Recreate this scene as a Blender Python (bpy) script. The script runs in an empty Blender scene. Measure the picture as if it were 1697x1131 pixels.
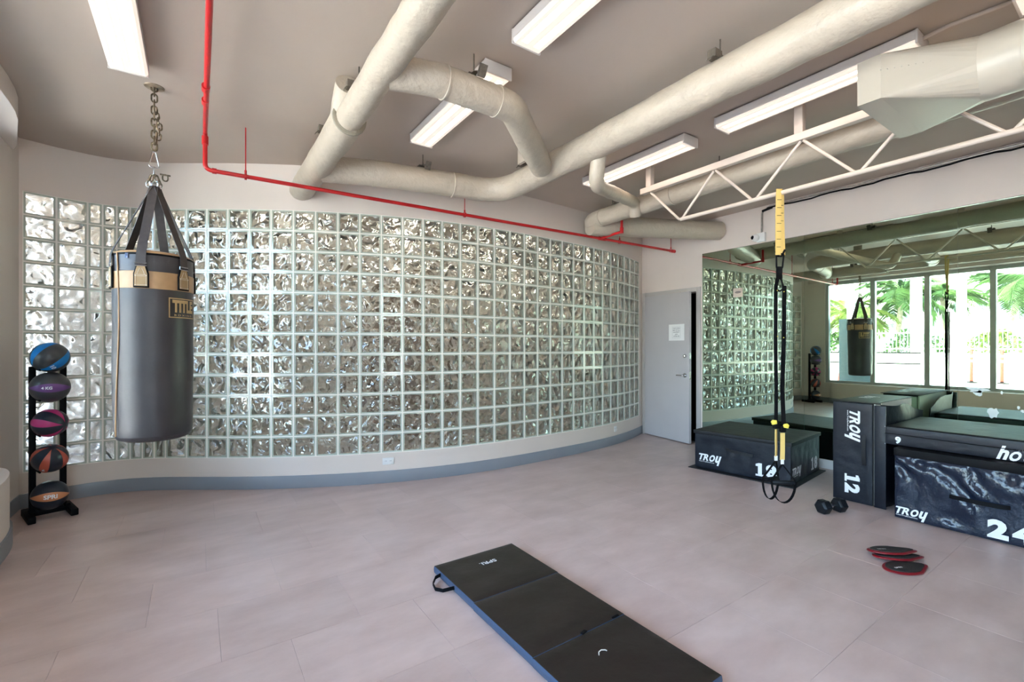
import bpy, bmesh, math, random
from mathutils import Vector, Matrix, noise
R = math.radians
random.seed(7)
S = bpy.context.scene
COL = S.collection

# ------------------------------------------------------------------ camera, world, sun, exposure
EYE = 1.39
YAW = 34.5
cam_d = bpy.data.cameras.new('camera'); cam = bpy.data.objects.new('camera', cam_d); COL.objects.link(cam)
cam_d.sensor_width = 36.0; cam_d.lens = 36.0 * 760.0 / 1697.0; cam_d.shift_y = 10.5 / 1697.0
cam_d.clip_start = 0.05; cam_d.clip_end = 500
cam.location = (0, 0, EYE); cam.rotation_euler = (R(90), 0, R(-YAW))
S.camera = cam
S.view_settings.view_transform = 'Standard'; S.view_settings.look = 'None'
S.view_settings.gamma = 1.0; S.view_settings.use_curve_mapping = False
S.view_settings.exposure = 1.47
S.cycles.use_denoising = True
S.cycles.max_bounces = 12; S.cycles.diffuse_bounces = 5; S.cycles.glossy_bounces = 6
S.cycles.transmission_bounces = 8; S.cycles.transparent_max_bounces = 16
S.cycles.sample_clamp_indirect = 6.0

world = bpy.data.worlds.new('world'); S.world = world; world.use_nodes = True
wn = world.node_tree.nodes; wl = world.node_tree.links
sky = wn.new('ShaderNodeTexSky'); sky.sky_type = 'NISHITA'; sky.sun_disc = False
sky.sun_elevation = R(56); sky.sun_rotation = R(80); sky.air_density = 1.0; sky.dust_density = 4.0; sky.ozone_density = 1.0
bg = wn['Background']; bg.inputs[1].default_value = 1.75
wl.new(sky.outputs[0], bg.inputs[0])

sun_d = bpy.data.lights.new('sun', 'SUN'); sun = bpy.data.objects.new('sun', sun_d); COL.objects.link(sun)
sun_d.energy = 5.0; sun_d.angle = R(0.6); sun_d.color = (1.0, 0.95, 0.87)
sun.location = (20, 0, 30)
sun.rotation_euler = Vector((-0.55, -0.16, -0.82)).to_track_quat('-Z', 'Y').to_euler()

LAMP = 4.6      # emission strength of the fluorescent diffusers
for k, (y0, y1) in enumerate([(-2.8, 1.1), (1.1, 5.05)]):      # light portals in the window openings
    d = bpy.data.lights.new('window_portal', 'AREA'); d.shape = 'RECTANGLE'; d.size = y1 - y0; d.size_y = 2.5
    o = bpy.data.objects.new('window_portal', d); COL.objects.link(o)
    o.location = (-1.36, (y0 + y1) / 2, 1.76); o.rotation_euler = (R(90), 0, R(-90))
    d.cycles.is_portal = True
d = bpy.data.lights.new('window_portal', 'AREA'); d.shape = 'RECTANGLE'; d.size = 1.15; d.size_y = 2.5
o = bpy.data.objects.new('window_portal', d); COL.objects.link(o); o.location = (-.42, -3.32, 1.76); o.rotation_euler = (R(90), 0, 0); d.cycles.is_portal = True  # portal for the added window behind the camera

# ------------------------------------------------------------------ helpers
def tag(o, label=None, cat=None, group=None, kind=None):
    if label: o['label'] = label
    if cat: o['category'] = cat
    if group: o['group'] = group
    if kind: o['kind'] = kind
    return o
def empty(name, loc, label=None, cat=None, group=None, kind=None, rz=0):
    o = bpy.data.objects.new(name, None); COL.objects.link(o); o.location = loc; o.rotation_euler = (0, 0, rz)
    o.empty_display_size = 0.1
    return tag(o, label, cat, group, kind)
def link_mesh(name, me, parent=None, loc=None, rot=None, scale=None, world_coords=False):
    o = bpy.data.objects.new(name, me); COL.objects.link(o)
    if parent: o.parent = parent
    if world_coords and parent:
        o.matrix_parent_inverse = world_mat(parent).inverted()
    if loc: o.location = loc
    if rot: o.rotation_euler = rot
    if scale: o.scale = scale
    return o
def world_mat(o):
    m = Matrix.LocRotScale(o.location, o.rotation_euler, o.scale)
    return world_mat(o.parent) @ o.matrix_parent_inverse @ m if o.parent else m

def frames(pts):
    """parallel transport frames along a polyline"""
    pts = [Vector(p) for p in pts]; n = len(pts); out = []
    T = []
    for i in range(n):
        a = pts[max(i - 1, 0)]; b = pts[min(i + 1, n - 1)]; T.append((b - a).normalized())
    up = Vector((0, 0, 1)) if abs(T[0].z) < 0.9 else Vector((0, 1, 0))
    u = T[0].cross(up).normalized()
    for i in range(n):
        u = (u - T[i] * u.dot(T[i])).normalized(); v = T[i].cross(u); out.append((pts[i], u, v))
    return out
def fillet(pts, r, seg=8):
    pts = [Vector(p) for p in pts]; out = [pts[0]]
    for i in range(1, len(pts) - 1):
        a, b, c = pts[i - 1], pts[i], pts[i + 1]
        d1 = (a - b).normalized(); d2 = (c - b).normalized()
        ang = d1.angle(d2); t = min(r / math.tan(ang / 2), (a - b).length * .48, (c - b).length * .48)
        p1 = b + d1 * t; p2 = b + d2 * t
        for k in range(seg + 1):
            s = k / seg; out.append(p1 * (1 - s) ** 2 + b * 2 * s * (1 - s) + p2 * s * s)
    out.append(pts[-1]); return out

class MB:
    def __init__(s): s.bm = bmesh.new(); s.mi = 0
    def _f(s, vs):
        try: f = s.bm.faces.new(vs); f.material_index = s.mi; return f
        except ValueError: return None
    def box(s, a, b, M=None):
        x0, y0, z0 = a; x1, y1, z1 = b
        c = [(x0, y0, z0), (x1, y0, z0), (x1, y1, z0), (x0, y1, z0), (x0, y0, z1), (x1, y0, z1), (x1, y1, z1), (x0, y1, z1)]
        v = [s.bm.verts.new(M @ Vector(p) if M else p) for p in c]
        for f in ((0, 3, 2, 1), (4, 5, 6, 7), (0, 1, 5, 4), (1, 2, 6, 5), (2, 3, 7, 6), (3, 0, 4, 7)): s._f([v[i] for i in f])
        return s
    def bar(s, p, q, w, h, up=(0, 0, 1)):
        p, q = Vector(p), Vector(q); d = (q - p); L = d.length; d.normalize()
        up = Vector(up)
        if abs(d.dot(up)) > .95: up = Vector((1, 0, 0))
        u = d.cross(up).normalized(); v = u.cross(d)
        M = Matrix.Translation(p) @ Matrix((( *u, ), ( *d, ), ( *v, ))).transposed().to_4x4()
        return s.box((-w / 2, 0, -h / 2), (w / 2, L, h / 2), M)
    def tube(s, pts, r, n=16, caps=True, flat=None):
        rs = r if isinstance(r, (list, tuple)) else [r] * len(pts)
        rings = []
        for (p, u, v), rr in zip(frames(pts), rs):
            fl = flat or 1.0
            rings.append([s.bm.verts.new(p + u * math.cos(2 * math.pi * k / n) * rr + v * math.sin(2 * math.pi * k / n) * rr * fl) for k in range(n)])
        for a, b in zip(rings, rings[1:]):
            for k in range(n): s._f([a[k], a[(k + 1) % n], b[(k + 1) % n], b[k]])
        if caps: s._f(rings[0][::-1]); s._f(rings[-1])
        return s
    def ribbon(s, pts, w, t, side):
        """flat strap: pts, width along `side`, thickness t"""
        side = Vector(side).normalized(); rings = []
        fr = frames(pts)
        for p, u, v in fr:
            tn = (u.cross(v)).normalized(); sd = (side - tn * side.dot(tn)).normalized(); nn = tn.cross(sd)
            rings.append([s.bm.verts.new(p + sd * (w / 2) * a + nn * (t / 2) * b) for a, b in ((-1, -1), (1, -1), (1, 1), (-1, 1))])
        for a, b in zip(rings, rings[1:]):
            for k in range(4): s._f([a[k], a[(k + 1) % 4], b[(k + 1) % 4], b[k]])
        s._f(rings[0][::-1]); s._f(rings[-1]); return s
    def lathe(s, prof, n=32, c=(0, 0, 0), a0=0, a1=None):
        c = Vector(c); full = a1 is None
        A = [2 * math.pi * k / n for k in range(n)] if full else [a0 + (a1 - a0) * k / n for k in range(n + 1)]
        rings = []
        for r, z in prof:
            if r < 1e-6: rings.append([s.bm.verts.new(c + Vector((0, 0, z)))])
            else: rings.append([s.bm.verts.new(c + Vector((r * math.cos(a), r * math.sin(a), z))) for a in A])
        m = len(A)
        for a, b in zip(rings, rings[1:]):
            for k in range(m if full else m - 1):
                k2 = (k + 1) % m
                if len(a) == 1 and len(b) == 1: continue
                if len(a) == 1: s._f([a[0], b[k2], b[k]])
                elif len(b) == 1: s._f([a[k], a[k2], b[0]])
                else: s._f([a[k], a[k2], b[k2], b[k]])
        return s
    def prism(s, poly, z0, z1, M=None):
        lo = [s.bm.verts.new(M @ Vector((x, y, z0)) if M else (x, y, z0)) for x, y in poly]
        hi = [s.bm.verts.new(M @ Vector((x, y, z1)) if M else (x, y, z1)) for x, y in poly]
        s._f(lo[::-1]); s._f(hi)
        n = len(poly)
        for k in range(n): s._f([lo[k], lo[(k + 1) % n], hi[(k + 1) % n], hi[k]])
        return s
    def strip(s, inner, outer, z0, z1):
        """solid wall between two plan polylines"""
        n = len(inner)
        g = [[s.bm.verts.new((p[0], p[1], z)) for p in L] for L, z in ((inner, z0), (outer, z0), (outer, z1), (inner, z1))]
        for i in range(n - 1):
            for k in range(4): s._f([g[k][i], g[(k + 1) % 4][i], g[(k + 1) % 4][i + 1], g[k][i + 1]])
        s._f([g[k][0] for k in range(4)]); s._f([g[k][-1] for k in range(4)][::-1]); return s
    def sphere(s, c, r, sc=(1, 1, 1), n=20, m=12):
        c = Vector(c); prof = []
        rings = []
        for i in range(m + 1):
            th = math.pi * i / m
            if i in (0, m): rings.append([s.bm.verts.new(c + Vector((0, 0, r * math.cos(th) * sc[2])))])
            else: rings.append([s.bm.verts.new(c + Vector((r * math.sin(th) * math.cos(2 * math.pi * k / n) * sc[0], r * math.sin(th) * math.sin(2 * math.pi * k / n) * sc[1], r * math.cos(th) * sc[2]))) for k in range(n)])
        for a, b in zip(rings, rings[1:]):
            for k in range(n):
                k2 = (k + 1) % n
                if len(a) == 1: s._f([a[0], b[k], b[k2]])
                elif len(b) == 1: s._f([a[k2], a[k], b[0]])
                else: s._f([a[k], b[k], b[k2], a[k2]])
        return s
    def bevel(s, w, seg=2, ang=40):
        bmesh.ops.recalc_face_normals(s.bm, faces=s.bm.faces)
        e = [x for x in s.bm.edges if len(x.link_faces) == 2 and x.calc_face_angle(0) > R(ang)]
        if e: bmesh.ops.bevel(s.bm, geom=e, offset=w, segments=seg, affect='EDGES', profile=.5, clamp_overlap=True)
        return s
    def mesh(s, name, mats, smooth=True, ang=35):
        bmesh.ops.recalc_face_normals(s.bm, faces=s.bm.faces)
        me = bpy.data.meshes.new(name); s.bm.to_mesh(me); s.bm.free()
        for m in (mats if isinstance(mats, (list, tuple)) else [mats]): me.materials.append(m)
        if smooth:
            me.shade_smooth()
            try: me.set_sharp_from_angle(angle=R(ang))
            except Exception: pass
        return me
    def build(s, name, mats, parent=None, smooth=True, **k):
        w = k.pop('wc', True)
        return link_mesh(name, s.mesh(name, mats, smooth), parent, world_coords=w, **k)

# ------------------------------------------------------------------ materials
def srgb(r, g, b):
    f = lambda c: (c / 255 / 12.92) if c / 255 <= .04045 else ((c / 255 + .055) / 1.055) ** 2.4
    return (f(r), f(g), f(b), 1)
def mat(name, col, rough=.5, metal=0, var=0.0, vscale=3, bump=0, bscale=40, spec=.5, coat=0, sheen=0, col2=None, bdist=.01, stretch=None):
    m = bpy.data.materials.new(name); m.use_nodes = True; nt = m.node_tree; N = nt.nodes; L = nt.links
    p = N['Principled BSDF']; col = col if len(col) == 4 else (*col, 1)
    p.inputs['Roughness'].default_value = rough; p.inputs['Metallic'].default_value = metal
    p.inputs['Specular IOR Level'].default_value = spec; p.inputs['Coat Weight'].default_value = coat
    p.inputs['Base Color'].default_value = col
    g = N.new('ShaderNodeNewGeometry')
    src = g.outputs['Position']
    if stretch:
        mp = N.new('ShaderNodeMapping'); mp.inputs['Scale'].default_value = stretch; L.new(src, mp.inputs[0]); src = mp.outputs[0]
    if var or col2:
        t = N.new('ShaderNodeTexNoise'); t.inputs['Scale'].default_value = vscale; t.inputs['Detail'].default_value = 5
        L.new(src, t.inputs['Vector'])
        mx = N.new('ShaderNodeMix'); mx.data_type = 'RGBA'
        c2 = col2 or tuple(c * (1 - var) for c in col[:3]) + (1,)
        mx.inputs[6].default_value = col; mx.inputs[7].default_value = c2
        rmp = N.new('ShaderNodeMapRange'); rmp.inputs[1].default_value = .35; rmp.inputs[2].default_value = .65
        L.new(t.outputs[0], rmp.inputs[0]); L.new(rmp.outputs[0], mx.inputs[0]); L.new(mx.outputs[2], p.inputs['Base Color'])
    if bump:
        t2 = N.new('ShaderNodeTexNoise'); t2.inputs['Scale'].default_value = bscale; t2.inputs['Detail'].default_value = 4
        L.new(src, t2.inputs['Vector']); b = N.new('ShaderNodeBump'); b.inputs['Strength'].default_value = bump; b.inputs['Distance'].default_value = bdist
        L.new(t2.outputs[0], b.inputs['Height']); L.new(b.outputs[0], p.inputs['Normal'])
    return m
def emit(name, col, s, base=1.0):
    m = bpy.data.materials.new(name); m.use_nodes = True; N = m.node_tree.nodes; p = N['Principled BSDF']
    p.inputs['Base Color'].default_value = tuple(c * base for c in col) + (1,); p.inputs['Emission Color'].default_value = (*col, 1); p.inputs['Emission Strength'].default_value = s
    return m

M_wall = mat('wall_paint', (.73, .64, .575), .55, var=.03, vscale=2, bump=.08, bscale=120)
M_wall_side = mat('side_wall_paint', (.70, .605, .55), .5, var=.03, vscale=2, bump=.08, bscale=120)
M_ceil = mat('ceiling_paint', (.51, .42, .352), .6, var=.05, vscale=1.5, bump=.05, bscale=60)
M_duct = mat('duct_paint', (.49, .42, .335), .42, var=.08, vscale=4, bump=.6, bscale=16, bdist=.016)
M_ductmetal = mat('duct_sheet_paint', (.48, .425, .35), .35, var=.04, bump=.04, bscale=30)
M_truss = mat('truss_paint', (.64, .54, .47), .4, var=.04, bump=.05)
M_base = mat('grey_baseboard', (.26, .28, .31), .4, var=.05)
M_frame = mat('door_frame_paint', (.46, .42, .40), .4)
M_door = mat('door_paint', (.47, .44, .445), .38, var=.04, vscale=3)
M_dark = mat('unlit_room_black', (.004, .004, .005), .9, spec=.1)
M_red = mat('red_pipe_paint', (.52, .012, .015), .3, var=.1, vscale=20)
M_mortar = mat('white_mortar', (.86, .83, .76), .6, var=.04, vscale=8)
M_white = mat('white_housing', (.72, .66, .62), .35)
M_whiteplastic = mat('white_plastic', (.80, .79, .78), .3)
M_steel = mat('chrome', (.62, .62, .63), .18, 1)
M_chain = mat('weathered_chain_metal', (.30, .25, .18), .32, 1, var=.5, vscale=60)
M_gal = mat('galvanised_metal', (.42, .38, .34), .4, .8, var=.2, vscale=30)
M_black = mat('black_powder_coat', (.003, .003, .004), .55, spec=.12)
M_blackm = mat('black_webbing', (.004, .004, .005), .8, spec=.12, bump=.2, bscale=400)
M_yellow = mat('yellow_webbing', (.74, .52, .17), .6, bump=.2, bscale=400)
M_yellowp = mat('yellow_tab', (.85, .68, .10), .4)
M_navy = mat('navy_vinyl', (.006, .0085, .016), .42, spec=.32, var=.25, vscale=4, bump=.35, bscale=9, bdist=.02)
M_navysh = mat('glossy_navy_vinyl', (.010, .016, .032), .2, bump=.8, bscale=7, bdist=.035, stretch=(1, 1, .75))
M_pad = mat('black_pad_vinyl', (.011, .011, .013), .52, spec=.3, var=.2, vscale=6, bump=.2, bscale=12, bdist=.01)
M_mat = mat('black_mat_vinyl', (.018, .013, .011), .40, spec=.35, var=.25, vscale=5, bump=.25, bscale=8, bdist=.015)
M_matside = mat('blue_mat_side', (.045, .075, .13), .4, bump=.2, bscale=25)
M_print = mat('white_print', (.78, .78, .80), .5)
M_foam = mat('pale_foam', (.70, .68, .62), .8)
M_bag = mat('charcoal_bag_vinyl', (.040, .035, .039), .42, var=.25, vscale=5, bump=.2, bscale=10, bdist=.012)
M_tan = mat('tan_leather', (.42, .25, .12), .42, var=.15, vscale=14, bump=.1)
M_tan2 = mat('gold_tan_leather', (.50, .33, .15), .45, var=.1, vscale=30)
M_tan3 = mat('patch_tan_leather', (.34, .22, .105), .45, var=.1, vscale=30)
M_strap = mat('dark_brown_strap', (.045, .035, .033), .55, var=.3, vscale=30)
M_thread = mat('white_stitching', (.7, .65, .55), .7)
M_rubber = mat('black_rubber', (.006, .008, .011), .42, spec=.3, bump=.1, bscale=60)
M_slide = mat('red_slider_plastic', (.20, .006, .012), .28)
M_slidetop = mat('black_slider_foam', (.015, .011, .011), .7, bump=.3, bscale=300)
M_mull = mat('aluminium_frame', (.48, .50, .49), .4, .2)
M_paper = mat('paper', (.82, .80, .79), .6)
M_ink = mat('ink', (.12, .12, .13), .6)

def mirror_mat():
    m = mat('mirror_silvering', (.54, .67, .53), .0, 1.0); m.node_tree.nodes['Principled BSDF'].inputs['Roughness'].default_value = 0.006
    return m
M_mirror = mirror_mat()
M_mirroredge = mat('mirror_edge', (.10, .22, .16), .2)

def pane_mat():
    m = bpy.data.materials.new('window_glass'); m.use_nodes = True; N = m.node_tree.nodes; L = m.node_tree.links
    out = N['Material Output']; N.remove(N['Principled BSDF'])
    t = N.new('ShaderNodeBsdfTransparent'); t.inputs[0].default_value = (.93, .97, .95, 1)
    g = N.new('ShaderNodeBsdfGlossy'); g.inputs['Roughness'].default_value = 0.02
    fr = N.new('ShaderNodeFresnel'); fr.inputs[0].default_value = 1.45
    mx = N.new('ShaderNodeMixShader'); L.new(fr.outputs[0], mx.inputs[0]); L.new(t.outputs[0], mx.inputs[1]); L.new(g.outputs[0], mx.inputs[2])
    L.new(mx.outputs[0], out.inputs[0]); return m
M_glass = pane_mat()

def block_mats():
    """wavy glass face of a glass block: refracts, reflects and passes some light straight through"""
    m = bpy.data.materials.new('wavy_glass'); m.use_nodes = True; N = m.node_tree.nodes; L = m.node_tree.links
    out = N['Material Output']; N.remove(N['Principled BSDF'])
    g = N.new('ShaderNodeNewGeometry')
    t = N.new('ShaderNodeTexNoise'); t.inputs['Scale'].default_value = 11; t.inputs['Detail'].default_value = 0.0; t.inputs['Distortion'].default_value = 0.7
    L.new(g.outputs['Position'], t.inputs['Vector'])
    b = N.new('ShaderNodeBump'); b.inputs['Strength'].default_value = 1.0; b.inputs['Distance'].default_value = .06
    L.new(t.outputs[0], b.inputs['Height'])
    rf = N.new('ShaderNodeBsdfRefraction'); rf.inputs['IOR'].default_value = 1.45; rf.inputs['Roughness'].default_value = .02; rf.inputs['Color'].default_value = (.93, .97, .93, 1)
    gl = N.new('ShaderNodeBsdfGlossy'); gl.inputs['Roughness'].default_value = .04
    tr = N.new('ShaderNodeBsdfTransparent'); tr.inputs[0].default_value = (.93, .97, .93, 1)
    for x in (rf, gl): L.new(b.outputs[0], x.inputs['Normal'])
    fr = N.new('ShaderNodeFresnel'); fr.inputs[0].default_value = 1.5; L.new(b.outputs[0], fr.inputs['Normal'])
    ad = N.new('ShaderNodeMath'); ad.operation = 'MULTIPLY_ADD'; ad.inputs[1].default_value = 1.0; ad.inputs[2].default_value = .10; ad.use_clamp = True
    L.new(fr.outputs[0], ad.inputs[0])
    m1 = N.new('ShaderNodeMixShader'); m1.inputs[0].default_value = .14
    L.new(rf.outputs[0], m1.inputs[1]); L.new(tr.outputs[0], m1.inputs[2])
    m2 = N.new('ShaderNodeMixShader'); L.new(ad.outputs[0], m2.inputs[0]); L.new(m1.outputs[0], m2.inputs[1]); L.new(gl.outputs[0], m2.inputs[2])
    L.new(m2.outputs[0], out.inputs[0]); return m
M_bglass = block_mats()
M_brim = mat('pale_green_glass_rim', (.46, .50, .42), .12, spec=.6, coat=.3)
M_bside = mat('glass_block_inner_side', (.62, .66, .58), .25, spec=.6)

# ------------------------------------------------------------------ text helpers
def text_verts(txt, size=1, offset=0.0, shear=0.0, spacing=1.0):
    c = bpy.data.curves.new('lettering', 'FONT'); c.body = txt; c.size = size; c.offset = offset; c.shear = shear
    c.space_character = spacing; c.align_x = 'CENTER'; c.align_y = 'CENTER'; c.fill_mode = 'FRONT'; c.resolution_u = 3
    o = bpy.data.objects.new('lettering', c); COL.objects.link(o)
    bpy.context.view_layer.update()
    dg = bpy.context.evaluated_depsgraph_get(); me = bpy.data.meshes.new_from_object(o.evaluated_get(dg))
    vs = [v.co.copy() for v in me.vertices]; fs = [tuple(p.vertices) for p in me.polygons]
    bpy.data.objects.remove(o); bpy.data.curves.remove(c); bpy.data.meshes.remove(me)
    return vs, fs
def fit(vf, w=None, h=None, cx=0, cy=0):
    vs, fs = vf; xs = [v.x for v in vs]; ys = [v.y for v in vs]
    sx = w / (max(xs) - min(xs)) if w else 1; sy = h / (max(ys) - min(ys)) if h else sx
    if not w: sx = sy
    ox = (max(xs) + min(xs)) / 2; oy = (max(ys) + min(ys)) / 2
    return [Vector(((v.x - ox) * sx + cx, (v.y - oy) * sy + cy, 0)) for v in vs], fs
def join(*parts):
    V, F = [], []
    for vs, fs in parts:
        n = len(V); V += vs; F += [tuple(i + n for i in f) for f in fs]
    return V, F
def frame_m(origin, right, up):
    r = Vector(right).normalized(); u = Vector(up); u = (u - r * u.dot(r)).normalized(); n = r.cross(u)
    return Matrix.Translation(Vector(origin)) @ Matrix(((*r,), (*u,), (*n,))).transposed().to_4x4()
def flat_mesh(name, vf, M, m, parent, warp=None):
    vs, fs = vf; me = bpy.data.meshes.new(name)
    pts = [warp(v) for v in vs] if warp else [M @ v for v in vs]
    me.from_pydata(pts, [], fs); me.materials.append(m); me.update()
    return link_mesh(name, me, parent, world_coords=True)
_tro = None
def troy_logo():
    """slanted TROY word mark: T R O and a y drawn as a turned h, small web address underneath"""
    global _tro
    if _tro is None:
        sh = .32
        t = fit(text_verts('T', 1, .035), .30, .34, -.42, .02)
        r = fit(text_verts('R', 1, .035), .28, .34, -.13, .02)
        o_ = fit(text_verts('O', 1, .05), .28, .36, .16, .02)
        hv, hf = fit(text_verts('h', 1, .04), .25, .50, 0, 0)
        y = ([Vector((-v.x + .46, -v.y - .06, 0)) for v in hv], hf)
        V, F = join(t, r, o_, y)
        V = [Vector((v.x + v.y * sh, v.y, 0)) for v in V]
        w = fit(text_verts('www.TroyBarbell.com', 1, .01), .80, .065, -.13, -.21)
        _tro = join((V, F), w)
    return [v.copy() for v in _tro[0]], list(_tro[1])
def scaled(vf, s): return [v * s for v in vf[0]], vf[1]

# ================================================================== ROOM SHELL
CEIL = 3.19; WX = 5.95
P = [(-1.238, 5.645), (-1.039, 5.717), (-0.838, 5.757), (-0.734, 5.763), (-0.632, 5.754), (-0.531, 5.732), (-0.437, 5.699), (-0.344, 5.655), (-0.255, 5.604), (-0.085, 5.494), (0.079, 5.381), (0.248, 5.266), (0.422, 5.154), (0.6, 5.049), (0.784, 4.949), (0.972, 4.857), (1.164, 4.771), (1.357, 4.692), (1.555, 4.621), (1.757, 4.558), (1.964, 4.506), (2.165, 4.466), (2.368, 4.436), (2.576, 4.416), (2.788, 4.404), (2.999, 4.4), (3.209, 4.403), (3.413, 4.411), (3.623, 4.423), (3.827, 4.436), (4.034, 4.452), (4.239, 4.47), (4.44, 4.493), (4.639, 4.522), (4.838, 4.559), (5.035, 4.605), (5.228, 4.659), (5.419, 4.721), (5.608, 4.791), (5.795, 4.866)]
BZ0 = .306; ROW = .2032; NR = 12; BZ1 = BZ0 + ROW * NR; TH = .10
def offs(pts, d):
    out = []
    for i, p in enumerate(pts):
        a = pts[max(i - 1, 0)]; b = pts[min(i + 1, len(pts) - 1)]
        tx, ty = b[0] - a[0], b[1] - a[1]; L = math.hypot(tx, ty); out.append((p[0] - ty / L * d, p[1] + tx / L * d))
    return out
full = [(-1.262, 5.634)] + P + [(5.95, 4.935)]
wall_back = empty('wall_back', (2.3, 4.6, 0), 'curved off-white back wall filled with rows of wavy glass blocks', kind='structure')
MB().strip(full, offs(full, TH + .03), BZ1, CEIL).build('upper_wall', M_wall, wall_back)
MB().strip(full, offs(full, TH + .03), 0, BZ0).build('lower_wall', M_wall, wall_back)
lip = MB(); lip.strip(offs(full, -.008), full, BZ0 - .045, BZ0 - .004); lip.build('sill_ledge', M_wall, wall_back)
# white end strips beside first and last block
e = MB()
e.strip([(-1.262, 5.634), P[0]], offs([(-1.262, 5.634), P[0]], TH), BZ0, BZ1)
e.strip([P[-1], (5.95, 4.935)], offs([P[-1], (5.95, 4.935)], TH), BZ0, BZ1)
e.build('end_strip', M_wall, wall_back)

# mortar lattice
mm = MB(); J = .011
inner = offs(P, .004); outer = offs(P, TH - .004)
for r in range(NR + 1):
    z = BZ0 + ROW * r; mm.strip(inner, outer, z - J / 2, z + J / 2)
for i in range(len(P)):
    a = Vector((*P[max(i - 1, 0)], 0)); b = Vector((*P[min(i + 1, len(P) - 1)], 0)); t = (b - a).normalized(); n = Vector((-t.y, t.x, 0))
    p = Vector((*P[i], 0)); w = J / 2 + .001
    M = Matrix.Translation(p) @ Matrix(((*t,), (*n,), (0, 0, 1))).transposed().to_4x4()
    mm.box((-w, .003, BZ0), (w, TH - .003, BZ1), M)
tag(mm.build('mortar_joints', M_mortar, wall_back, smooth=False), kind='stuff')

def block_geom(mb, W_, H_, D_, M=None):
    """hollow-looking glass block: x along the wall, y into the wall, rim round a recessed wavy pane, pane at the back"""
    rim = .013; rec = .004
    def q(pts, mi):
        mb.mi = mi; mb._f([mb.bm.verts.new(M @ Vector(p) if M else p) for p in pts])
    x, z = W_ / 2, H_ / 2; xi, zi = x - rim, z - rim
    O = [(-x, 0, -z), (x, 0, -z), (x, 0, z), (-x, 0, z)]
    I = [(-xi, .0, -zi), (xi, .0, -zi), (xi, .0, zi), (-xi, .0, zi)]
    I2 = [(p[0], rec, p[2]) for p in I]
    for k in range(4):
        j = (k + 1) % 4
        q([O[k], O[j], I[j], I[k]], 1)
        q([I[k], I[j], I2[j], I2[k]], 1)
        q([(O[k][0], 0, O[k][2]), (O[k][0], D_, O[k][2]), (O[j][0], D_, O[j][2]), (O[j][0], 0, O[j][2])], 2)
    q(I2, 0)
    q([(O[k][0], D_, O[k][2]) for k in (3, 2, 1, 0)], 0)
    mb.mi = 0
def block_mesh(w):
    mb = MB(); block_geom(mb, w, ROW - J, TH - .012)
    bmesh.ops.remove_doubles(mb.bm, verts=mb.bm.verts, dist=1e-5)
    me = bpy.data.meshes.new('glass_block'); mb.bm.to_mesh(me); mb.bm.free()
    for m in (M_bglass, M_brim, M_bside): me.materials.append(m)
    return me
me_full = block_mesh(.2032 - J - .002); me_half = block_mesh(.1016 - J - .002)
rest = MB()
for i in range(len(P) - 1):
    a = Vector((*P[i], 0)); b = Vector((*P[i + 1], 0)); t = (b - a); L = t.length; t.normalize()
    ang = math.atan2(t.y, t.x); half = L < .15; mid = (a + b) / 2; n = Vector((-t.y, t.x, 0))
    nom = .1016 if half else .2032; w0 = nom - J - .002; sx = (L - J - .002) / w0
    for r in range(NR):
        z = BZ0 + ROW * (r + .5); p = mid + n * .005 + Vector((0, 0, z))
        if i < 25:
            o = bpy.data.objects.new('glass_block', me_half if half else me_full); COL.objects.link(o)
            o.parent = wall_back; o.matrix_parent_inverse = world_mat(wall_back).inverted()
            o.location = p; o.rotation_euler = (0, 0, ang); o.scale = (sx, 1, 1)
        else:
            block_geom(rest, L - J - .002, ROW - J, TH - .012, Matrix.Translation(p) @ Matrix.Rotation(ang, 4, 'Z'))
me = bpy.data.meshes.new('glass_block_run'); rest.bm.to_mesh(me); rest.bm.free()
for m in (M_bglass, M_brim, M_bside): me.materials.append(m)
tag(link_mesh('glass_block_run', me, wall_back, world_coords=True), kind='stuff')

# baseboards
tag(MB().strip(offs(full, -.012), offs(full, .001), 0, .125).bevel(.003).build('baseboard_back', M_base), kind='structure')

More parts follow.
